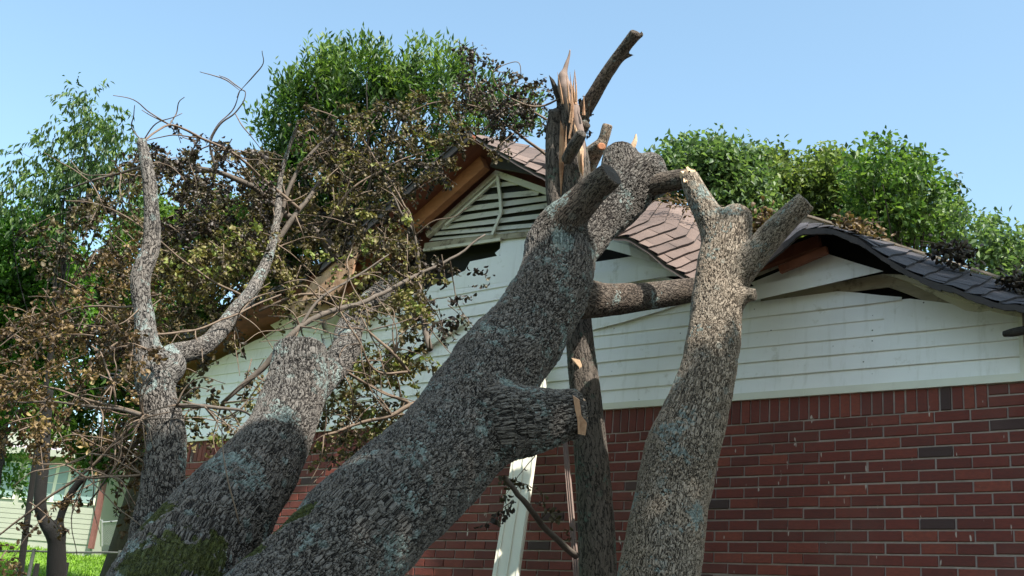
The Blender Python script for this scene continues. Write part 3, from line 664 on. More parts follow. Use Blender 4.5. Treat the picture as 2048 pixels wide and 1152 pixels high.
roofpatch([F1, Fb], 20, 5, 'shingle_shaded', .012)
# rake board under that edge
g = Geo(); P1 = F1
for a, b in zip(P1[:-1], P1[1:]):
    k = .040+.02*noise.noise(Vector(a*6)); g.prism([a-[0, .012, .005], b-[0, .012, .005], b-[0, .012, k], a-[0, .012, k]], (0, .02, 0))
g.build('rake_fascia', MB['fascia'], house)
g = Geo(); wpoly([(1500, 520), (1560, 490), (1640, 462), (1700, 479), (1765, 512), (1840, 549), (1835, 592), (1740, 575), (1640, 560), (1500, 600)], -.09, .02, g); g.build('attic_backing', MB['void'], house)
g = Geo(); g.bar(onwall(1500, 536, .12), onwall(1640, 484, .12), .05, .08); g.build('split_rafter', MB['soffit'], house)
g = Geo(); g.bar(onwall(1560, 540, .2), onwall(1655, 500, .2), .03, .05); g.build('split_rafter', MB['soffit'], house)
# tan strip of roof edge standing up behind the hump
Tt = FR([(1590, 428), (1660, 449), (1735, 472), (1800, 496), (1900, 528), (1980, 553), (2070, 582), (2200, 624)], -.62)
g = Geo()
for a, b in zip(Tt[:-1], Tt[1:]):
    g.prism([a, b, b-[0, 0, .075], a-[0, 0, .075]], (0, .02, 0)); g.prism([a+[0, .03, .012], b+[0, .03, .012], b+[0, -.03, .006], a+[0, -.03, .006]], (0, 0, .014))
g.build('roof_edge_board', MB['deckedge'], house)
g = Geo(); g.bar(onwall(2004, 668, .2), onwall(2075, 655, .2), .02, .012); g.build('gutter_scrap', MB['siding'], house)
# torn plywood of the soffit sticking up among the leaves on the left
g = Geo(); pl = [onwall(x, y, .42) for x, y in [(604, 600), (622, 566), (655, 532), (672, 510), (700, 500), (731, 476), (727, 492), (710, 520), (704, 548), (690, 566), (676, 585), (640, 610)]]
g.prism(pl, (0, .02, 0)); pl = [onwall(x, y, .34) for x, y in [(560, 612), (620, 588), (676, 570), (700, 600), (640, 632), (580, 626)]]; g.prism(pl, (.05, .03, -.03)); g.build('torn_soffit', MB['wood'], house)

# loose boards leaning on the wall
def leanboard(name, a0, a1, b0, b1, th, mat, label, cat):
    """a0,a1 top corners; b0,b1 bottom corners as world points; continues to the ground"""
    a0, a1, b0, b1 = map(np.array, (a0, a1, b0, b1)); t = (b0[2]+.0)/(a0[2]-b0[2]); c0 = b0+(b0-a0)*t; c1 = b1+(b1-a1)*t
    e = empty(name, (c0+c1)/2, label, cat); g = Geo(); nrm = np.cross(a1-a0, c0-a0); nrm /= np.linalg.norm(nrm); nrm = -nrm if nrm[1] > 0 else nrm
    g.prism([a0, a1, c1, c0], -nrm*th); g.build('board', MB[mat], e)
    if th > .01:
        for q, ww in ((.12, .05), (.52, .06), (.93, .05)):
            p0 = a0+(a1-a0)*q; p1 = a0+(a1-a0)*(q+ww); r0_ = c0+(c1-c0)*q; r1_ = c0+(c1-c0)*(q+ww); g = Geo(); g.prism([p0+nrm*.0005, p1+nrm*.0005, r1_+nrm*.0005, r0_+nrm*.0005], nrm*.005); g.build('rib', MB[mat], e)
    return e
leanboard('trim_board', onwall(1062, 690, .16), onwall(1101, 690, .16), onwall(984, 1152, .75), onwall(1036, 1152, .75), .02, 'trim', 'cream ribbed siding trim board leaning against the brick wall under the big trunk', 'board')
leanboard('lath', onwall(1122, 850, .12), onwall(1131, 850, .12), onwall(1147, 1152, .35), onwall(1158, 1152, .35), .012, 'lath', 'narrow greyed wooden lath leaning on the bricks beside the dark upright trunk', 'board')

# ------------------------------------------------------------------ fallen tree
mainP = chain([(380, 1430, 3.5, 330), (500, 1290, 3.9, 275), (640, 1148, 4.25, 240), (742, 1040, 4.55, 238), (893, 897, 5.2, 214), (988, 748, 5.8, 184), (1062, 650, 6.2, 158), (1112, 560, 6.5, 146), (1114, 492, 6.65, 122), (1126, 450, 6.63, 92), (1150, 418, 6.58, 58)])
limb1 = chain([(1112, 515, 6.65, 80), (1128, 448, 6.60, 76), (1172, 394, 6.55, 64), (1224, 348, 6.45, 54)])
limb2 = chain([(1135, 510, 6.7, 110), (1180, 455, 6.95, 96), (1232, 405, 7.15, 100), (1280, 362, 7.25, 88), (1310, 366, 7.2, 60)])
knob1 = chain([(1255, 385, 7.2, 80), (1243, 335, 7.3, 80), (1241, 306, 7.35, 66)])
knob2 = chain([(1270, 370, 7.2, 70), (1297, 340, 7.25, 60), (1304, 330, 7.3, 50)])
stub = chain([(985, 850, 5.3, 150), (1060, 842, 5.42, 132), (1108, 832, 5.46, 106), (1147, 828, 5.53, 94)])
cross = chain([(1140, 592, 6.5, 92), (1195, 600, 6.7, 70), (1250, 597, 6.9, 60), (1330, 588, 7.15, 52), (1425, 574, 7.3, 46)])
lead2 = chain([(300, 1330, 4.1, 330), (375, 1130, 4.5, 235), (470, 1000, 4.9, 185), (545, 890, 5.3, 140), (585, 795, 5.6, 118), (598, 728, 5.75, 108), (600, 695, 5.8, 94)])
knobL = chain([(600, 790, 5.7, 90), (655, 745, 5.95, 62), (692, 700, 6.3, 56), (700, 655, 6.7, 50), (735, 610, 7.3, 44), (790, 560, 8.2, 40)])
left = chain([(330, 1230, 4.5, 190), (322, 1080, 4.8, 120), (325, 960, 5.0, 82), (332, 870, 5.15, 74), (312, 780, 5.3, 66), (296, 715, 5.4, 54), (289, 640, 5.5, 38), (281, 555, 5.6, 37), (302, 495, 5.7, 34), (303, 410, 5.8, 28), (293, 330, 5.9, 24), (283, 283, 6.0, 19)])
leftb = chain([(310, 760, 5.35, 60), (348, 735, 5.4, 48), (345, 712, 5.5, 42), (400, 695, 5.7, 36), (440, 662, 6.0, 33), (470, 622, 6.2, 28), (505, 580, 6.5, 26), (540, 505, 6.9, 19), (556, 420, 7.2, 14), (563, 345, 7.4, 10), (598, 240, 7.4, 6)])
limb3 = chain([(1262, 388, 7.22, 30), (1300, 372, 7.16, 42), (1345, 362, 7.1, 41), (1374, 356, 7.05, 37)])
MAIN_END = (mainP, limb2, knob1, knob2, stub, lead2, knobL, left, leftb)
def cutof(ch, extra=0):
    P, r = ch; n = P[-1]-P[-2]; n /= np.linalg.norm(n); return (np.array([*P[-1], r[-1]], np.float32), n.astype(np.float32))
base = at(330, 1420, 3.3); base = (base[0], base[1], max(0, 0))
ft = empty('fallen_tree', base, 'huge grey fallen tree leaning across the gable with a crown of withered brown leaves', 'fallen tree')
stems('trunk', MAIN_END, MB['bark'], ft, .0092, .022, 1, [cutof(stub), cutof(lead2)], [(at(300, 1050, 4.5), .17), (at(340, 1120, 4.2), .24), (at(560, 1060, 4.3), .16), (at(470, 1110, 4.1), .12)])
stems('limb', (limb1,), MB['bark4'], ft, .009, .012, 1, [cutof(limb1)])
stems('limb', (limb3,), MB['bark4'], ft, .009, .012, 1, [cutof(limb3)])
stems('limb', (cross,), MB['bark4'], ft, .009, .012, 1)
cutdisc(*[stub[0], stub[1][-1]], MB['sawn'], ft, scale=.86, ragged=.012)
g = Geo(); e0 = stub[0][-1]
pp_ = [at(x-4, y, 5.37) for x, y in [(1150, 792), (1163, 800), (1167, 832), (1178, 846), (1175, 871), (1160, 868), (1159, 842), (1154, 818)]]; g.prism(pp_, fw*.05)
for k in range(0):
    a = at(1156+k*1.2, 862-k*7, 5.6); b = at(1164+rng.uniform(0, 12), 868-k*8, 5.58); g.bar(a, b, .02, .012+.006*rng.random())
g.build('splinter', MB['wood'], ft)
cutdisc(limb1[0], limb1[1][-1], MB['darkbark'], ft, scale=.88); cutdisc(limb3[0], limb3[1][-1], MB['darkbark'], ft, scale=.8); cutdisc(lead2[0], lead2[1][-1], MB['branch'], ft, scale=.8)
g = Geo(); P, r = chain([(1262, 300, 7.3, 14), (1270, 282, 7.3, 9), (1272, 268, 7.3, 3)], 3); g.tube(P, r, 7); g.build('splinter', MB['sawn'], ft)

# visible bare branches of the crown (x, y, depth, width)
BR = [
 [(680, 520, 7.6, 27), (640, 470, 7.6, 24), (575, 432, 7.5, 18), (500, 372, 7.4, 15), (430, 345, 7.3, 12), (370, 335, 7.3, 8)],
 [(545, 500, 7.2, 16), (590, 430, 7.3, 13), (640, 365, 7.5, 10), (700, 300, 7.7, 6), (760, 225, 7.9, 3)],
 [(545, 480, 7.2, 12), (585, 360, 7.4, 10), (630, 300, 7.5, 8), (665, 270, 7.6, 5)],
 [(430, 345, 7.3, 8), (420, 290, 7.3, 6), (440, 250, 7.3, 5), (470, 228, 7.3, 4), (488, 205, 7.3, 3), (492, 185, 7.3, 2.5), (482, 182, 7.3, 2), (476, 196, 7.3, 2)],
 [(860, 700, 6.6, 16), (845, 620, 6.9, 13), (842, 560, 7.2, 9), (830, 470, 7.3, 6), (800, 420, 7.4, 5), (735, 290, 7.6, 4), (690, 245, 7.7, 2.5)],
 [(845, 630, 6.9, 10), (800, 610, 6.9, 7), (760, 600, 6.9, 5)],
 [(445, 810, 5.8, 10), (540, 720, 5.9, 17), (600, 655, 6.0, 15), (660, 625, 6.2, 13), (750, 595, 6.5, 11), (830, 552, 6.8, 9), (900, 520, 7.0, 7), (970, 470, 7.2, 4)],
 [(600, 655, 6.0, 9), (640, 600, 6.1, 7), (700, 560, 6.3, 5), (780, 510, 6.5, 3)],
 [(355, 808, 5.1, 12), (410, 812, 5.2, 10), (480, 822, 5.3, 7), (510, 840, 5.4, 4)],
 [(285, 832, 5.1, 9), (200, 815, 5.2, 7), (100, 805, 5.3, 5), (0, 800, 5.4, 3)],
 [(285, 830, 5.1, 7), (160, 795, 5.3, 6), (60, 765, 5.4, 4), (-20, 748, 5.5, 3)],
 [(230, 815, 5.2, 5), (225, 770, 5.2, 5), (205, 715, 5.3, 4), (180, 690, 5.3, 3)],
 [(285, 615, 5.5, 6), (200, 612, 5.7, 5), (140, 620, 5.8, 4), (60, 650, 6, 3), (-10, 700, 6, 3)],
 [(310, 668, 5.5, 6), (390, 660, 5.7, 5), (480, 625, 6.0, 5), (560, 590, 6.2, 4)],
 [(280, 840, 5.1, 7), (230, 885, 5.1, 7), (180, 935, 5.1, 7), (110, 985, 5.1, 6), (50, 1030, 5.1, 5), (-10, 1075, 5.1, 4)],
 [(283, 950, 5.0, 7), (220, 955, 5.0, 6), (170, 958, 5.0, 5), (130, 930, 5.0, 4), (80, 925, 5, 3)],
 [(290, 335, 6, 8), (240, 345, 6.1, 6), (180, 360, 6.1, 5), (120, 385, 6.2, 3)],
 [(285, 280, 6, 5), (340, 250, 6.3, 5), (400, 275, 6.6, 6), (470, 310, 6.9, 6), (530, 360, 7.2, 7), (600, 420, 7.3, 8)],
 [(600, 700, 5.8, 6), (680, 735, 6.0, 7), (735, 770, 6.2, 7), (800, 800, 6.4, 8), (850, 830, 6.5, 9)],
 [(680, 620, 6.1, 4), (720, 690, 6.1, 5), (760, 745, 6.2, 5), (815, 745, 6.3, 7)],
 [(740, 660, 6.3, 6), (790, 710, 6.3, 8), (820, 745, 6.4, 8)],
 [(650, 870, 6.0, 6), (710, 850, 6.2, 8), (780, 828, 6.3, 10), (830, 808, 6.4, 12)],
 [(1010, 955, 5.6, 13), (1045, 1000, 5.9, 14), (1095, 1060, 6.3, 16), (1152, 1112, 6.7, 19)],
 [(1092, 240, 8.0, 6), (1050, 215, 8.0, 4), (1000, 210, 8, 3), (940, 225, 8.0, 3)],
 [(1130, 190, 7.7, 4), (1080, 212, 7.7, 5), (1035, 205, 7.7, 4), (1000, 180, 7.7, 3), (985, 150, 7.7, 2), (1005, 130, 7.7, 2), (1035, 125, 7.7, 2), (1042, 150, 7.7, 2)],
 [(1150, 355, 8.2, 7), (1080, 300, 8.2, 7), (1020, 255, 8.1, 6), (960, 215, 8, 4), (880, 205, 8, 4), (800, 235, 8, 3)],
 [(980, 250, 8, 4), (960, 190, 8, 3), (945, 130, 8, 2), (930, 95, 8, 2)],
 [(820, 430, 7.4, 5), (760, 330, 7.5, 4), (700, 250, 7.6, 3), (620, 215, 7.7, 3)],
 [(650, 450, 7.3, 6), (700, 380, 7.4, 5), (780, 330, 7.5, 4), (860, 300, 7.6, 3)],
 [(500, 600, 6.7, 7), (420, 560, 6.7, 5), (340, 500, 6.6, 5), (280, 450, 6.5, 4), (200, 410, 6.5, 3), (130, 400, 6.5, 3)],
 [(520, 620, 6.7, 6), (600, 590, 6.7, 6), (700, 600, 6.8, 4), (760, 640, 6.8, 3)],
 [(350, 740, 5.4, 8), (330, 800, 5.5, 7), (290, 860, 5.6, 6), (240, 920, 5.6, 5), (180, 1000, 5.6, 4)],
 [(480, 1050, 4.4, 4), (455, 960, 4.4, 4), (445, 900, 4.5, 3), (440, 830, 4.7, 2)],
]
P0 = []
for k in range(210):   # finer side shoots springing from those branches
    b = BR[int(rng.integers(0, 22))]; i = int(rng.integers(0, len(b)-1)); x, y, d, w_ = b[i]; 
    ang = rng.uniform(0, 2*math.pi); s = rng.uniform(50, 150); q = [(x, y, d, min(5, w_*.6))]
    for j in range(3): ang += rng.normal(0, .35); x += s/3*math.cos(ang); y += s/3*math.sin(ang)+6*j; d += rng.normal(0, .08); q.append((x, y, d, 3.0-.7*j))
    P0.append(q)
g = Geo(); g2 = Geo(); allbr = []
for b in BR+P0:
    P, r = chain(b, 5); r = r*(.82 if b[0][3] >= 8 else .9); P = P+np.array([[noise.noise(Vector(p*6))*.012, noise.noise(Vector(p*6+9))*.012, noise.noise(Vector(p*6+20))*.012] for p in P])
    (g if b[0][3] >= 8 else g2).tube(P, r*1.0, 8 if b[0][3] >= 8 else 5, rng.random())
    if b in BR[:22] or b in P0: allbr.append(P)
g.build('bare_branches', MB['branch'], ft, True); g2.build('twigs', MB['twig'], ft, True)

# withered foliage: drooping clusters of curled leaves
def inpoly(x, y, poly):
    poly = np.array(poly, float); c = np.zeros(len(x), bool); j = len(poly)-1
    for i in range(len(poly)):
        xi, yi = poly[i]; xj, yj = poly[j]
        c ^= ((yi > y) != (yj > y)) & (x < (xj-xi)*(y-yi)/(yj-yi+1e-9)+xi); j = i
    return c
def fbm2(x, y, s, seed):
    return np.array([noise.noise(Vector((a/s, b/s, seed))) for a, b in zip(x, y)])
CLEAR = [([(600, 640), (600, 560), (650, 520), (700, 470), (745, 460), (745, 540), (700, 620)], .88), ([(-10, 890), (190, 880), (270, 960), (270, 1100), (-10, 1100)], .84), ([(385, 690), (535, 690), (530, 860), (385, 880)], .35), ([(850, 470), (1010, 450), (1010, 600), (850, 600)], .7), ([(420, 150), (560, 150), (520, 290), (420, 270)], .8)]
def deadfoliage(name, regions, mat, twigmat, toneshift=0, Lr=(.022, .050)):
    Ps, Ds, Ns, Ls, Ws, Ts, Cs = [], [], [], [], [], [], []; tw = Geo()
    for poly, ncl, (d0, d1), gap, tsh, nl in regions:
        pl = np.array(poly); k = 0; x0, y0 = pl.min(0); x1, y1 = pl.max(0)
        X = rng.uniform(x0, x1, ncl*6); Y = rng.uniform(y0, y1, ncl*6); ok = inpoly(X, Y, poly); X, Y = X[ok], Y[ok]
        nz = fbm2(X, Y, 62, 3.1)+.7*fbm2(X, Y, 22, 8.); ok = nz > gap; X, Y = X[ok][:ncl], Y[ok][:ncl]
        for x, y in zip(X, Y):
            if any(rng.random() < pr_ and inpoly(np.array([x]), np.array([y]), pp)[0] for pp, pr_ in CLEAR): continue
            d = rng.uniform(d0, d1); p = at(x, y, d); L = rng.uniform(.08, .26); dr = rdir(1)[0]*np.array([1, 1, .6])+np.array([0, 0, -.35]); dr /= np.linalg.norm(dr)
            bend = np.array([0, 0, -.25])*L; m = int(nl*2.3)+int(rng.integers(-4, 5)); m = max(4, m)
            q = rng.random(m)**.7; c = p+np.outer(q, dr*L)+np.outer(q**2, bend)
            if rng.random() < .6: tw.tube([p-dr*.05, p, p+dr*L*.5+bend*.25, p+dr*L+bend], [.0035, .003, .0022, .0012], 4)
            Ps.append(c+rng.normal(0, .012, (m, 3))); dd_ = rdir(m)*.8+np.array([0, 0, -.75]); Ds.append(dd_); Ns.append(rdir(m))
            l = rng.uniform(*Lr, m); Ls.append(l); Ws.append(l*rng.uniform(.35, .7, m)); b0 = np.clip(rng.normal(.42, .22)+tsh+toneshift, 0, 1)
            Ts.append(np.clip(b0+rng.normal(0, .12, m), 0, 1)); Cs.append(rng.uniform(.2, 1.25, m))
    cat = np.concatenate
    leaves(name, cat(Ps), cat(Ds), cat(Ns), cat(Ls), cat(Ws), cat(Ts), MB[mat], ft, cat(Cs), 'stuff'); tw.build('twigs', MB[twigmat], ft)
    return sum(map(len, Ps))
n1 = deadfoliage('withered_leaves', [
 ([(270, 320), (330, 300), (400, 285), (440, 290), (520, 300), (580, 270), (610, 235), (680, 225), (760, 190), (850, 185), (930, 195), (1010, 260), (1000, 285), (940, 280), (860, 380), (830, 450), (838, 560), (800, 640), (700, 620), (620, 600), (560, 590), (480, 620), (400, 680), (320, 680), (310, 450)], 780, (7.3, 8.7), -.02, -.02, 11),
 ([(330, 500), (480, 440), (640, 480), (820, 440), (840, 560), (800, 640), (640, 660), (540, 560), (440, 640), (330, 680)], 200, (6.7, 7.3), .02, .22, 10),
 ([(120, 390), (280, 300), (290, 600), (260, 700), (120, 620), (60, 480)], 90, (6.4, 7.6), .08, -.05, 10),
 ([(610, 580), (830, 560), (860, 640), (820, 730), (830, 800), (700, 830), (660, 760), (640, 680)], 95, (6.3, 7.2), .05, .25, 10),
 ([(370, 690), (530, 640), (545, 760), (500, 850), (400, 880), (365, 860)], 52, (5.8, 7.0), .05, .05, 9),
 ([(640, 800), (800, 800), (840, 820), (740, 900), (640, 920)], 60, (6.4, 7.4), -.1, .1, 9),
], 'dead', 'twig')
n2 = deadfoliage('rust_leaves', [
 ([(0, 640), (120, 560), (290, 600), (300, 860), (180, 830), (60, 790), (0, 790)], 115, (5.1, 6.8), .08, .0, 12),
 ([(0, 740), (80, 740), (80, 880), (0, 880)], 34, (5.0, 5.6), -.3, .1, 10),
 ([(110, 860), (240, 850), (250, 960), (110, 980)], 34, (5.0, 5.6), -.1, .1, 10),
 ([(150, 1000), (270, 980), (270, 1050), (200, 1060)], 30, (5.0, 5.6), -.3, -.05, 10),
 ([(30, 1020), (110, 1010), (110, 1080), (30, 1070)], 16, (5.0, 5.4), -.3, .0, 9),
 ([(0, 1060), (40, 1060), (40, 1152), (0, 1152)], 6, (4.8, 5.2), -.3, -.1, 8),
 ([(235, 860), (290, 850), (280, 1060), (255, 1060)], 30, (5.1, 5.7), -.3, -.1, 9),
 ([(180, 500), (300, 440), (330, 700), (230, 760)], 70, (5.8, 7.2), -.05, -.05, 10),
], 'deadwarm', 'twig', 0, (.017, .040))
n3 = deadfoliage('dark_leaves', [
 ([(915, 85), (960, 85), (985, 230), (935, 200)], 26, (7.7, 8.1), -.5, .1, 9),
 ([(960, 190), (1090, 190), (1095, 235), (1050, 275), (980, 270)], 40, (7.7, 8.1), -.2, .1, 9),
 ([(985, 130), (1085, 130), (1085, 190), (1000, 170)], 12, (7.7, 8.1), -.5, .1, 9),
 ([(300, 270), (400, 270), (560, 330), (520, 480), (330, 470)], 90, (6.8, 7.6), -.05, 0, 10),
 ([(830, 480), (980, 465), (985, 560), (890, 650), (840, 640)], 48, (6.8, 7.2), -.2, .2, 9),
 ([(1160, 180), (1185, 180), (1180, 215), (1160, 210)], 2, (7.6, 7.7), -.9, .2, 7),
 ([(980, 940), (1085, 920), (1085, 1000), (980, 1030)], 8, (5.9, 6.2), -.3, .3, 7),
], 'deaddark', 'twig')
print('dead leaves', n1, n2, n3)

# ------------------------------------------------------------------ the pale trunk leaning at the right
rm = chain([(1290, 1420, 5.2, 190), (1318, 1160, 5.55, 160), (1345, 990, 5.85, 148), (1368, 890, 6.0, 142), (1400, 800, 6.15, 122), (1422, 710, 6.3, 106), (1434, 620, 6.45, 102), (1446, 530, 6.6, 96), (1463, 460, 6.7, 80), (1477, 430, 6.75, 52)])
rl = chain([(1450, 500, 6.65, 70), (1424, 445, 6.72, 58), (1395, 390, 6.8, 46), (1378, 352, 6.85, 36)])
rr = chain([(1455, 570, 6.55, 70), (1500, 520, 6.5, 56), (1550, 462, 6.45, 52), (1612, 402, 6.4, 42)])
rk = chain([(1460, 596, 6.42, 40), (1494, 590, 6.4, 27), (1508, 590, 6.38, 24)])
b_ = at(1290, 1420, 5.2)
lt = empty('leaning_trunk', (b_[0], b_[1], 0), 'pale forked trunk leaning on the roof edge, right of the dark upright trunk', 'tree')
stems('trunk', (rm, rl, rr, rk), MB['bark2'], lt, .0088, .018, 1, [cutof(rr), cutof(rl)])
cutdisc(rr[0], rr[1][-1], MB['branch'], lt, scale=.85)
cutdisc(rl[0], rl[1][-1], MB['sawn'], lt, 'torn_end', .9, .04)
g = Geo()
for k in range(6): a = at(1368+k*3, 349+rng.uniform(-3, 5), 6.84); g.bar(a, at(1369+k*3.2+rng.normal(0, 1), 362+rng.uniform(0, 8), 6.78), .011, .006)
g.build('torn_wood', MB['sawn'], lt)

# ------------------------------------------------------------------ dark upright snapped tree
sm = chain([(1200, 1420, 6.9, 86), (1196, 1152, 7.0, 76), (1188, 980, 7.1, 70), (1172, 800, 7.25, 62), (1155, 640, 7.4, 55), (1146, 520, 7.5, 66), (1142, 440, 7.55, 80)])
s1 = chain([(1140, 450, 7.55, 60), (1110, 400, 7.6, 34), (1108, 320, 7.65, 34), (1108, 260, 7.7, 32), (1110, 226, 7.7, 26)])
s2 = chain([(1142, 450, 7.6, 60), (1152, 400, 7.6, 62), (1148, 330, 7.65, 62), (1140, 260, 7.7, 46), (1128, 205, 7.75, 30), (1122, 182, 7.8, 20)])
s3 = chain([(1134, 320, 7.45, 24), (1150, 290, 7.35, 26), (1163, 268, 7.3, 22)])
b_ = at(1200, 1420, 6.9)
st = empty('snapped_tree', (b_[0], b_[1], 0), 'dark upright trunk with its top split and snapped above the roof ridge', 'tree')
stems('trunk', (sm, s1, s2, s3), MB['bark3'], st, .010, .008, 1)
def shard(name, pts, depth, th, mat, par):
    P = [at(x, y, depth) for x, y in pts]; g = Geo(); c = sum(P)/len(P); f_ = np.array([fw[0], fw[1], fw[2]])*th
    n = len(P); g.add([p for p in P]+[c-f_*.6]+[p+f_ for p in P]+[c+f_*1.4], [(i, (i+1) % n, n) for i in range(n)]+[(n+1+(i+1) % n, n+1+i, 2*n+1) for i in range(n)]+[((i+1) % n, i, n+1+i, n+1+(i+1) % n) for i in range(n)])
    return g.build(name, MB[mat], par)
P, r = chain([(1164, 330, 7.6, 14), (1160, 280, 7.6, 22), (1148, 230, 7.62, 28), (1133, 185, 7.65, 28), (1126, 158, 7.66, 22), (1131, 135, 7.67, 11), (1138, 112, 7.68, 5), (1140, 100, 7.68, 2)], 5)
g = Geo(); P = P+np.array([[0, 0, .012*noise.noise(Vector(p*14))] for p in P]); r = r*(1+.25*np.array([noise.noise(Vector(p*18)) for p in P])); g.tube(P, r, 10); g.build('splinter', MB['lath'], st, True)
shard('splinter', [(1098, 150), (1108, 160), (1118, 178), (1124, 200), (1114, 204), (1106, 180)], 7.7, .02, 'darkbark', st)
shard('torn_wood', [(1121, 240), (1128, 262), (1130, 300), (1126, 350), (1122, 400), (1118, 330), (1119, 280)], 7.56, .02, 'wood', st)
shard('torn_wood', [(1150, 248), (1160, 275), (1168, 300), (1166, 340), (1160, 345), (1154, 300)], 7.5, .02, 'sawn', st)
shard('torn_wood', [(1163, 306), (1168, 330), (1166, 352), (1160, 340)], 7.48, .02, 'wood', st)
shard('torn_wood', [(1143, 716), (1160, 720), (1168, 740), (1166, 755), (1158, 735), (1146, 724)], 7.22, .01, 'sawn', st)
g = Geo(); g_d = Geo()
for k in range(26):
    x0 = rng.uniform(1120, 1170); y0 = rng.uniform(200, 330); L0 = rng.uniform(25, 75); d0 = 7.6+rng.uniform(-.1, .05); le = rng.uniform(-.25, .12)
    a = at(x0, y0, d0); b = at(x0+L0*le*.5+rng.normal(0, 1.5), y0-L0*.5, d0); c = at(x0+L0*le, y0-L0, d0)
    (g if k % 3 else g_d).tube([a, b, c], [rng.uniform(.006, .014), .006, .0008], 5)
g.build('torn_fibres', MB['wood'], st); g_d.build('torn_fibres', MB['darkbark'], st)
ll = chain([(1148, 262, 7.75, 34), (1163, 232, 7.75, 32), (1185, 195, 7.7, 29), (1215, 145, 7.65, 26), (1245, 102, 7.6, 24), (1270, 68, 7.55, 23)])
lk = chain([(1160, 262, 7.7, 26), (1172, 248, 7.65, 20)], 3); lk2 = chain([(1264, 80, 7.58, 14), (1284, 68, 7.55, 9)], 3); lk3 = chain([(1240, 118, 7.6, 10), (1268, 108, 7.6, 4)], 3)
stems('snapped_limb', (ll, lk, lk2, lk3), MB['bark4'], st, .009, .008, 1)
sb = empty('sawn_branch', at(1180, 335, 8.3), 'short sawn off branch with pale cut faces resting on the roof behind the snapped trunk', 'branch')
q1 = chain([(1150, 335, 8.3, 26), (1180, 305, 8.25, 25), (1200, 290, 8.2, 24)]); q2 = chain([(1198, 305, 8.22, 20), (1208, 275, 8.2, 21), (1215, 250, 8.2, 21)]); q3 = chain([(1205, 290, 8.25, 18), (1190, 322, 8.3, 17), (1180, 345, 8.35, 16)])
stems('limb', (q1, q2, q3), MB['bark2'], sb, .009, .006, 1, [cutof(q2)]); cutdisc(q2[0], q2[1][-1], MB['sawn'], sb, scale=.92)
g = Geo(); c = at(1203, 293, 8.12); g.tube([c, c+np.array(-fw)*.006+upv*.002], [.030, .022], 12); g.build('cut_face', MB['beam'], sb)

# ------------------------------------------------------------------ clumps of dead leaves caught on the roof
def clump(x0, y0, x1, y1, off, n, mat, label, size=.05):
    a, b = onwall(x0, y0, off), onwall(x1, y1, off); e = empty('leaf_clump', (a+b)/2, label, 'leaf litter', 'leaf clumps caught on the damaged roof'); m = n
    t = rng.random(m); P = a+np.outer(t, b-a)+rng.normal(0, 1, (m, 3))*[.05, .07, .028]; l = rng.uniform(size*.6, size*1.3, m)
    o = leaves('leaves', P, rdir(m), rdir(m), l, l*.5, np.clip(rng.normal(.5, .25, m), 0, 1), MB[mat], e, rng.uniform(.2, 1.2, m), 'stuff')
    g = Geo()
    for k in range(7): q = a+(b-a)*rng.random(); q2_ = q+rdir(1)[0]*np.array([.25, .15, .12]); g.tube([q, (q+q2_)/2+[0, 0, .02], q2_], [.005, .004, .002], 5)
    g.build('twig', MB['twig'], e)
clump(1508, 478, 1548, 432, -.3, 420, 'deadwarm', 'brown leaf clump wedged between the two branches of the pale leaning trunk')
clump(1690, 450, 1745, 474, -.3, 240, 'deadwarm', 'rusty brown leaf clump on the shingles right of the hump')
clump(1885, 498, 1935, 518, -.2, 230, 'deaddark', 'blackish leaf clump hanging over the tan roof edge')
clump(2020, 560, 2075, 580, -.2, 260, 'deaddark', 'dark leaf clump at the right end of the roof edge')
clump(1310, 385, 1400, 420, -.3, 160, 'deadwarm', 'sparse leaf clump behind the broken left branch of the pale trunk', .035)
tg = Geo(); P, r = chain([(2008, 668, 6.1, 12), (2030, 664, 6.05, 18), (2075, 655, 6.0, 18)], 4); tg.tube(P, r, 9); o = tg.build('broken_stick', MB['darkbark'], None, True); tag(o, 'short dark broken stick poking in at the right end of the siding', 'stick')

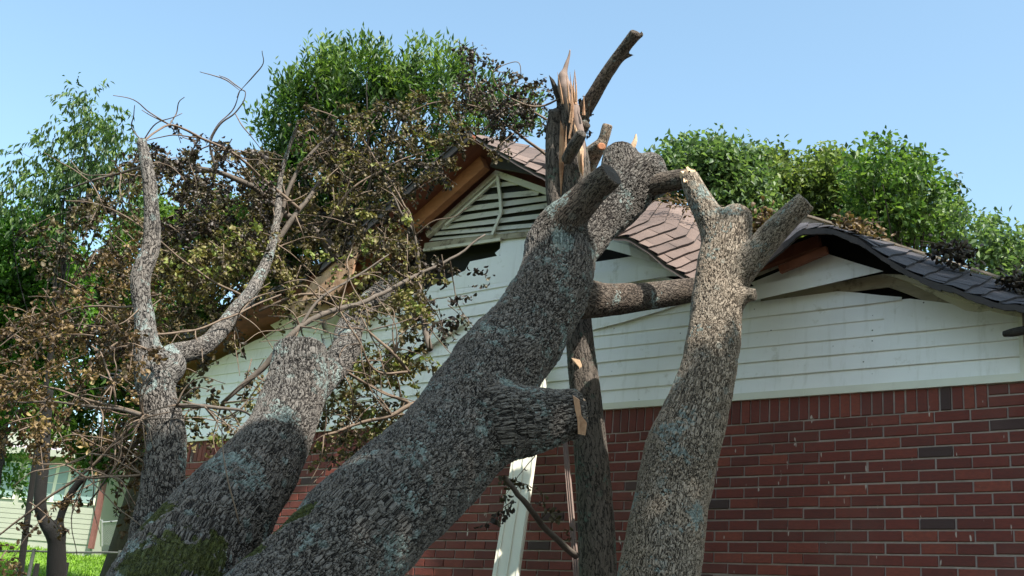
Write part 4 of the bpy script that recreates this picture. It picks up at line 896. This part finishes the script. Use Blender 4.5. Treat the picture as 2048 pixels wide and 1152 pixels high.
# ------------------------------------------------------------------ background trees
def bgtree(name, label, base_xy, clumps, mat, depth, leaf, dens, style='round', trunkw=None, group=None, bark='darkbark', spread=.35, tonesh=0):
    """clumps: (x, y, rx, ry) in the photo; depth varies through the crown so it has real thickness"""
    C = []; 
    dk = []
    for cl_ in clumps:
        (x, y, rx, ry) = cl_[:4]; dk.append(cl_[4] if len(cl_) > 4 else 1)
        d = depth+rng.uniform(-1, 1)*spread*2; c = at(x, y, d); C.append((c, rx*d/FOC, ry*d/FOC))
    bx = at(*base_xy, depth); gx_, gy_ = bx[0], bx[1]; z0 = float(gz(gx_, gy_)); e = empty(name, (gx_, gy_, z0), label, 'tree', group)
    ctr = np.mean([c for c, _, _ in C], 0); tr = Geo(); tw_ = trunkw or .18; topz = ctr[2]
    A0 = np.array([gx_, gy_, z0-.1]); fork = A0+(ctr-A0)*.55
    tr.tube(catmull([A0, A0+(fork-A0)*.4+[.05, 0, 0], fork, ctr], 4), np.linspace(tw_, tw_*.35, 13), 9)
    Ps, Ds, Ns, Ls, Ws, Ts = [], [], [], [], [], []
    lb = Geo(); tips = []
    for ci_, (c, rx, ry) in enumerate(C):
        st_ = fork+(ctr-fork)*rng.random()*.8; mid = (st_+c)/2+rdir(1)[0]*.15
        if rng.random() < .45: lb.tube(catmull([st_, mid, c-[0, 0, ry*.4]], 4), np.linspace(tw_*.18, tw_*.04, 9), 6)
        m = int(dens*17*dk[ci_]*rx*ry*4/(leaf*leaf)); ntw = max(3, m//9)
        u = rdir(ntw)*(rng.random(ntw)[:, None]**.45); tc = c+u*[rx, max(rx, .3)*.9, ry]
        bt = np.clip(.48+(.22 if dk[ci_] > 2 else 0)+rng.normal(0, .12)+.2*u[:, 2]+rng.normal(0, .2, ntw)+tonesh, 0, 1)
        for q in range(0, ntw, 4): (lb.tube([c+(tc[q]-c)*.2, tc[q]], [tw_*.035, tw_*.012], 4) if q % 12 == 0 else None)
        k = 9
        if style == 'spike':
            dirn = np.repeat((u*.25+[0, 0, 1.]), k, 0); L = leaf*3.2
            t = np.tile(np.linspace(0, 1, k), ntw)[:, None]; P = np.repeat(tc, k, 0)+dirn*t*L+rng.normal(0, leaf*.12, (ntw*k, 3)); D = dirn*.7+rdir(ntw*k)*(.9-.4*t)
        elif style == 'droop':
            dirn = np.repeat(u*.6+rdir(ntw)*.5+[0, 0, -.15], k, 0); L = leaf*3.0
            t = np.tile(np.linspace(0, 1, k), ntw)[:, None]; P = np.repeat(tc, k, 0)+dirn*t*L; D = dirn*.5+rdir(ntw*k)*.5+[0, 0, -.7]
        else:
            P = np.repeat(tc, k, 0)+rng.normal(0, leaf*.9, (ntw*k, 3)); D = rdir(ntw*k)+[0, 0, .1]
        N_ = rdir(ntw*k)*.8+[0, 0, 1.]; l = leaf*rng.uniform(.6, 1.2, ntw*k)
        Ps.append(P); Ds.append(D); Ns.append(N_); Ls.append(l); Ws.append(l*(.34 if style != 'round' else .55)); Ts.append(np.clip(np.repeat(bt, k)+rng.normal(0, .12, ntw*k), 0, 1))
    cat = np.concatenate
    tr.build('trunk', MB[bark], e, True); lb.build('branches', MB[bark], e, True)
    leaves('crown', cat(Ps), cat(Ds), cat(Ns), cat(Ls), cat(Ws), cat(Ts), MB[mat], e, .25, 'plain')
    return sum(map(len, Ps))
def scatter(poly, n, r0, r1, edge=0):
    poly_ = np.array(poly); x0, y0 = poly_.min(0); x1, y1 = poly_.max(0); out = []
    while len(out) < n:
        x, y = rng.uniform(x0, x1), rng.uniform(y0, y1)
        if inpoly(np.array([x]), np.array([y]), poly)[0]: r = rng.uniform(r0, r1); out.append((x, y, r, r*rng.uniform(.6, 1)))
    return out
cnt = []
# centre: tall tree with upright shoots
top = [(560, 195, 16, 30), (575, 150, 12, 22), (520, 225, 12, 20), (632, 110, 13, 42), (660, 105, 12, 38), (695, 105, 13, 40), (735, 100, 13, 40), (600, 165, 22, 40), (760, 125, 12, 34), (795, 135, 13, 34), (830, 115, 13, 40), (870, 108, 12, 38), (902, 112, 12, 38), (925, 120, 10, 30)]
top = [(x, y+48, 9, ry*.95, 4.5) for x, y, rx, ry in top]
top += [(x, y, a, b, 1.3) for x, y, a, b in scatter([(585, 200), (640, 170), (920, 180), (940, 220), (600, 235)], 22, 20, 32)]
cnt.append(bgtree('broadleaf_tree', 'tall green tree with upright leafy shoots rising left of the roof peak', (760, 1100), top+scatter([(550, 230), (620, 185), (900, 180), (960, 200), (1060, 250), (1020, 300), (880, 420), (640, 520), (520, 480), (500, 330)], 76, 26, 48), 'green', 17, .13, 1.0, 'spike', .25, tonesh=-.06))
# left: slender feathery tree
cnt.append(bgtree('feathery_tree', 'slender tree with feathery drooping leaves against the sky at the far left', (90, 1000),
 [(185, 200, 14, 26), (150, 195, 12, 18), (165, 225, 24, 22), (205, 240, 26, 24), (235, 255, 26, 20), (130, 255, 26, 20), (180, 280, 40, 30), (100, 290, 30, 20), (70, 320, 34, 20), (140, 330, 40, 26), (215, 310, 40, 34), (260, 280, 24, 20), (60, 360, 30, 16), (20, 350, 20, 16), (20, 390, 26, 24), (120, 385, 40, 20), (190, 370, 40, 26), (250, 360, 36, 30), (40, 430, 34, 20)]+scatter([(60, 340), (280, 300), (280, 500), (60, 480)], 10, 22, 36), 'green', 12.5, .085, 1.05, 'droop', .05, bark='shadowed'))
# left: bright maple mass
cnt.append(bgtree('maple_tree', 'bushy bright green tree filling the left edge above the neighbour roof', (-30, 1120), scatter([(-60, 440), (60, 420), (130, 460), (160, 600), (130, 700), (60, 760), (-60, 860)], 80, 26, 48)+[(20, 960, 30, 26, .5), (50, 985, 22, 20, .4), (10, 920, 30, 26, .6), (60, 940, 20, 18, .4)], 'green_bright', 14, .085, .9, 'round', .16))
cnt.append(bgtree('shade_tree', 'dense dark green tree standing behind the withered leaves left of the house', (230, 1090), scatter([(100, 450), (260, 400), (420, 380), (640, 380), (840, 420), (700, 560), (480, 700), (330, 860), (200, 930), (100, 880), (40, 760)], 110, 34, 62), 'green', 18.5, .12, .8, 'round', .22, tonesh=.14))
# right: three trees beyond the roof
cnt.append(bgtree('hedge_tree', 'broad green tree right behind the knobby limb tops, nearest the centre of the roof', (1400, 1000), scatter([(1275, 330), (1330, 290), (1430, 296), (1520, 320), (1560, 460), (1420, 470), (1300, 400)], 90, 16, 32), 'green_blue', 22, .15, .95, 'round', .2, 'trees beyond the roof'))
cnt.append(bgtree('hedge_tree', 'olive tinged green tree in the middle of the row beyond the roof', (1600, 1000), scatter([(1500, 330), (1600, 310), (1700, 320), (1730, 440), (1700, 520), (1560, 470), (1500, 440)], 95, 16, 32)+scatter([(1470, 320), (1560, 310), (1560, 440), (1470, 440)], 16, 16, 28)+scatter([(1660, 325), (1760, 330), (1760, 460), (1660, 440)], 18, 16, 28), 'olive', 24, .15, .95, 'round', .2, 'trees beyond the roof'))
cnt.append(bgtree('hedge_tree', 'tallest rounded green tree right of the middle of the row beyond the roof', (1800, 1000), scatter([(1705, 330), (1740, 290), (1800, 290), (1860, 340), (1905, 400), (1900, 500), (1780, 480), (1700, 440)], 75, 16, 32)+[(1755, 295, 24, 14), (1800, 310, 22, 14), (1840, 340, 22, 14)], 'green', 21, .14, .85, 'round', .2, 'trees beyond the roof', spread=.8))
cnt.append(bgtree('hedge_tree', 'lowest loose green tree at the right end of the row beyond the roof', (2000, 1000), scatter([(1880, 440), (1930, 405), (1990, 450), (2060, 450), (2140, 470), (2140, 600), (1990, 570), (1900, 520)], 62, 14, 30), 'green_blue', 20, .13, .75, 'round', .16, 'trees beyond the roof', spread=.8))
import sys; print('green leaves', cnt, n1, n2, n3, file=open('/workdir/t/log.txt', 'w')) if False else None
# small dark tree in the neighbouring garden
e_b = at(115, 1152, 9.5); dt = empty('garden_tree', (e_b[0], e_b[1], float(gz(e_b[0], e_b[1]))), 'small black stemmed tree with shade in its bark colour, forking in front of the neighbour house', 'tree')
stems('trunk', (chain([(112, 1300, 9.5, 42), (113, 1152, 9.5, 39), (113, 1085, 9.5, 34), (108, 1058, 9.5, 34)]), chain([(108, 1070, 9.5, 30), (88, 1040, 9.5, 24), (80, 1000, 9.5, 24), (88, 920, 9.6, 22), (92, 860, 9.7, 18), (100, 780, 9.8, 14)]), chain([(118, 1075, 9.5, 22), (120, 1040, 9.5, 15), (132, 1005, 9.5, 15), (150, 975, 9.5, 14), (167, 955, 9.5, 14)]), chain([(118, 1078, 9.5, 14), (130, 1062, 9.5, 8), (140, 1060, 9.5, 6)])), MB['shadowed'], dt, .02, .01, 0)
g = Geo()
for k in range(5): a = at(130+k*2, 1062, 9.5); g.tube([a, a+rdir(1)[0]*.06+[0, 0, .03]], [.008, .003], 5)
g.build('twigs', MB['twig'], dt)

# ------------------------------------------------------------------ neighbour house
def nb(x, y, d=24): return at(x, y, d)
ex = at(60, 1085, 24); nh = empty('neighbour_house', (ex[0], ex[1], float(gz(ex[0], ex[1]))), 'low pale house with wide windows and a lavender grey roof behind the lawn', 'house')
# its own frame: origin at the visible corner post, axis along the front
O = at(182, 1088, 24); Lv = at(-260, 1072, 24.5)-O; Lv[2] = 0; Lv /= np.linalg.norm(Lv); Nv = np.array([Lv[1], -Lv[0], 0]); Nv = Nv if Nv@fw < 0 else -Nv
hz = float(gz(O[0], O[1])); sc_ = 24/FOC
def NP(a, b, h): return O+Lv*a+Nv*b+np.array([0, 0, h])
def nbox(g, a0, a1, b0, b1, h0, h1): 
    g.prism([NP(a0, b1, h0), NP(a1, b1, h0), NP(a1, b1, h1), NP(a0, b1, h1)], -Nv*(b1-b0))
g = Geo(); nbox(g, -.02, 7, -6, 0, -.6, 2.35); 
for k in range(7): nbox(g, -.01, 7, .001, .018, -.02+k*.105, .075+k*.105)
g.build('wall', MB['nsiding'], nh)
for a0, a1 in ((.12, .72), (.80, 1.02), (1.1, 1.75), (1.95, 2.3), (2.4, 3.2), (3.3, 4.1)):
    g = Geo(); nbox(g, a0-.04, a1+.04, .002, .03, .80, 1.62); wn = g.build('window', MB['trim'], nh)
    g = Geo(); nbox(g, a0, a1, .031, .04, .84, 1.2); nbox(g, a0, a1, .031, .038, 1.215, 1.58); rebase(g.build('pane', MB['glass'], wn))
g = Geo(); nbox(g, -.09, .0, .0, .12, -.1, 2.1); g.build('porch_post', MB['npost'], nh)
g = Geo(); g.prism([NP(-2.4, .4, 1.83), NP(7.2, .4, 1.83), NP(7.2, -3.5, 2.75), NP(-2.4, -3.5, 2.75)], (0, 0, .05)); g.build('roof', MB['nroof'], nh)
g = Geo(); nbox(g, -2.4, 7.2, .4, .43, 1.72, 1.86); g.build('fascia', MB['nsiding'], nh)
g = Geo(); nbox(g, -3.4, -.1, -3.2, -3, -.8, 1.9); g.build('porch_wall', MB['nbrick'], nh)
g = Geo(); nbox(g, -.75, -.2, -2.99, -2.9, -.2, 1.5); g.build('doorway', MB['void'], nh)
g = Geo(); nbox(g, -1.05, -.6, -2.95, -2.93, 1.28, 1.42); nbox(g, -2.2, -.1, -2.9, -2.7, 1.45, 1.65); g.build('porch_trim', MB['trim'], nh)
# blue bin
bb = at(262, 1030, 23.2); e = empty('water_barrel', (bb[0], bb[1], float(gz(bb[0], bb[1]))), 'pale blue barrel by the wire gate beside the grey stem', 'barrel')
g = Geo(); g.tube([bb+[0, 0, -.5], bb+[0, 0, -.48], bb+[0, 0, 0], bb+[0, 0, .15], bb+[0, 0, .16]], [.13, .15, .155, .14, .10], 16); g.build('body', MB['bluebin'], e, True); g = Geo(); g.tube([bb+[0, 0, .158], bb+[0, 0, .20]], [.10, .09], 16); g.build('lid', MB['bluebin'], e)
# wire fence panel and gate by the neighbour house
fe = empty('wire_gate', at(240, 1088, 22.5), 'galvanised chain link gate beside the neighbour porch', 'gate'); 
for a, b in (((262, 1030), (262, 1090)), ((283, 1032), (283, 1092))):
    g = Geo(); g.tube([at(*a, 22.5), at(*b, 22.5)], [.025, .025], 8); g.build('post', MB['wire'], fe)
g = Geo(); g.tube([at(262, 1031, 22.5), at(268, 1029, 22.5), at(283, 1032, 22.5)], [.022]*3, 8); g.tube([at(203, 1045, 22.5), at(262, 1040, 22.5)], [.015]*2, 8); g.build('top_rail', MB['wire'], fe)
g = Geo(); g.tube([at(203, 1040, 22.5), at(203, 1092, 22.5)], [.03, .03], 8); g.build('post', MB['wire'], fe)
g = Geo()
for k in range(-8, 22):
    for s in (1, -1):
        x0 = 203+k*5; pts = []
        for q in np.linspace(0, 1, 2):
            pts.append((x0+s*50*q+(50 if s < 0 else 0), 1044+46*q))
        (xa, ya), (xb, yb) = pts
        if xa > xb: xa, ya, xb, yb = xb, yb, xa, ya
        lo, hi = 203, 283
        if xb <= lo or xa >= hi: continue
        fa = max(0, (lo-xa)/(xb-xa)); fb = min(1, (hi-xa)/(xb-xa)); g.tube([at(xa+(xb-xa)*fa, ya+(yb-ya)*fa, 22.5), at(xa+(xb-xa)*fb, ya+(yb-ya)*fb, 22.5)], [.0035]*2, 3)
g.build('mesh', MB['wire'], fe)
# near fence: dark rail with posts
fe = empty('garden_fence', at(60, 1150, 13.5), 'dark wire fence with a thin top rail crossing the lawn', 'fence')
g = Geo(); xs_ = [-60, 0, 68, 140, 210, 300, 420]; g.tube([at(x, 1101+x*.018+(1.5 if i % 2 else 0), 13.5) for i, x in enumerate(xs_)], [.013]*7, 6); g.build('top_rail', MB['rail'], fe)
for x, y0 in ((68, 1101), (-40, 1100), (240, 1104)):
    g = Geo(); a = at(x, y0, 13.5); g.tube([a+[0, 0, .02], [a[0], a[1], float(gz(a[0], a[1]))-.1]], [.022, .022], 8); g.build('post', MB['rail'], fe)
for x, y0, w__, lab in ((75, 1127, .035, 'squat dark stake just right of the fence post, left of the black stem'), (135, 1125, .025, 'thin dark stake right of the black stem')):
    g = Geo(); a = at(x, y0, 12.8); g.tube([a, a+[.01, 0, -.3], [a[0], a[1], float(gz(a[0], a[1]))-.1]], [w__*.8, w__, w__], 8); o = g.build('stake', MB['shadowed'], None); tag(o, lab, 'stake')

# ------------------------------------------------------------------ unseen tree added at right, crown shaped to shade wall and lower trunks
S_ = np.array(SUN_DIR); A_ = np.array([0, 1, 0])-S_*S_[1]; A_ /= np.linalg.norm(A_); B_ = np.cross(S_, A_); B_ = B_ if B_[2] > 0 else -B_
ot = empty('added_shading_tree', (8.6, 5.6, 0), 'unseen leafy tree added right of the house to cast its shade', 'tree')
rim = [(-2, 2.36), (2.9, 2.38), (3.2, 2.24), (3.55, 2.12), (3.85, 2.1), (4.3, 2.4), (4.8, 2.62), (5.12, 2.70), (5.3, 2.62), (5.42, 1.85), (5.52, 1.66), (5.82, 1.70), (5.9, 2.35), (6.15, 2.36), (6.6, 2.1), (7.0, 1.85), (7.4, 1.6), (9.5, .9), (9.5, -2), (7, -4), (-1, -4)]  # crown outline set by where its shade must end
n = 9500; ab = rng.uniform((-2, -4), (9.5, 2.75), (n*2, 2)); ab = ab[inpoly(ab[:, 0], ab[:, 1], rim)][:n]; n = len(ab)
tt_ = 10.2+2.6*rng.random(n); C_ = ab[:, :1]*A_+ab[:, 1:]*B_+tt_[:, None]*S_
k = 9; Pl = np.repeat(C_, k, 0)+rng.normal(0, .085, (n*k, 3)); l = rng.uniform(.10, .17, n*k)
# keep every leaf inside the shade-shaped crown outline
pa, pb = Pl@A_, Pl@B_; ok = inpoly(pa, pb, rim); Pl, l = Pl[ok], l[ok]; m = len(Pl)
leaves('crown', Pl, rdir(m), rdir(m)*.6+S_, l, l*.62, rng.random(m), MB['green'], ot, .15, 'plain')
g = Geo(); ctr = C_.mean(0); t0 = np.array([8.6, 5.6, -.1]); g.tube(catmull([t0, t0+[-.2, 0, 3], ctr-[0, 0, 1.5], ctr], 4), np.linspace(.26, .1, 13), 10); g.build('trunk', MB['darkbark'], ot, True)
g = Geo()
for k in range(40):
    q = C_[int(rng.integers(0, n))]; g.tube(catmull([ctr-[0, 0, 1.2], (ctr+q)/2+rdir(1)[0]*.2, q], 4), np.linspace(.06, .012, 9), 5)
g.build('branches', MB['darkbark'], ot, True)
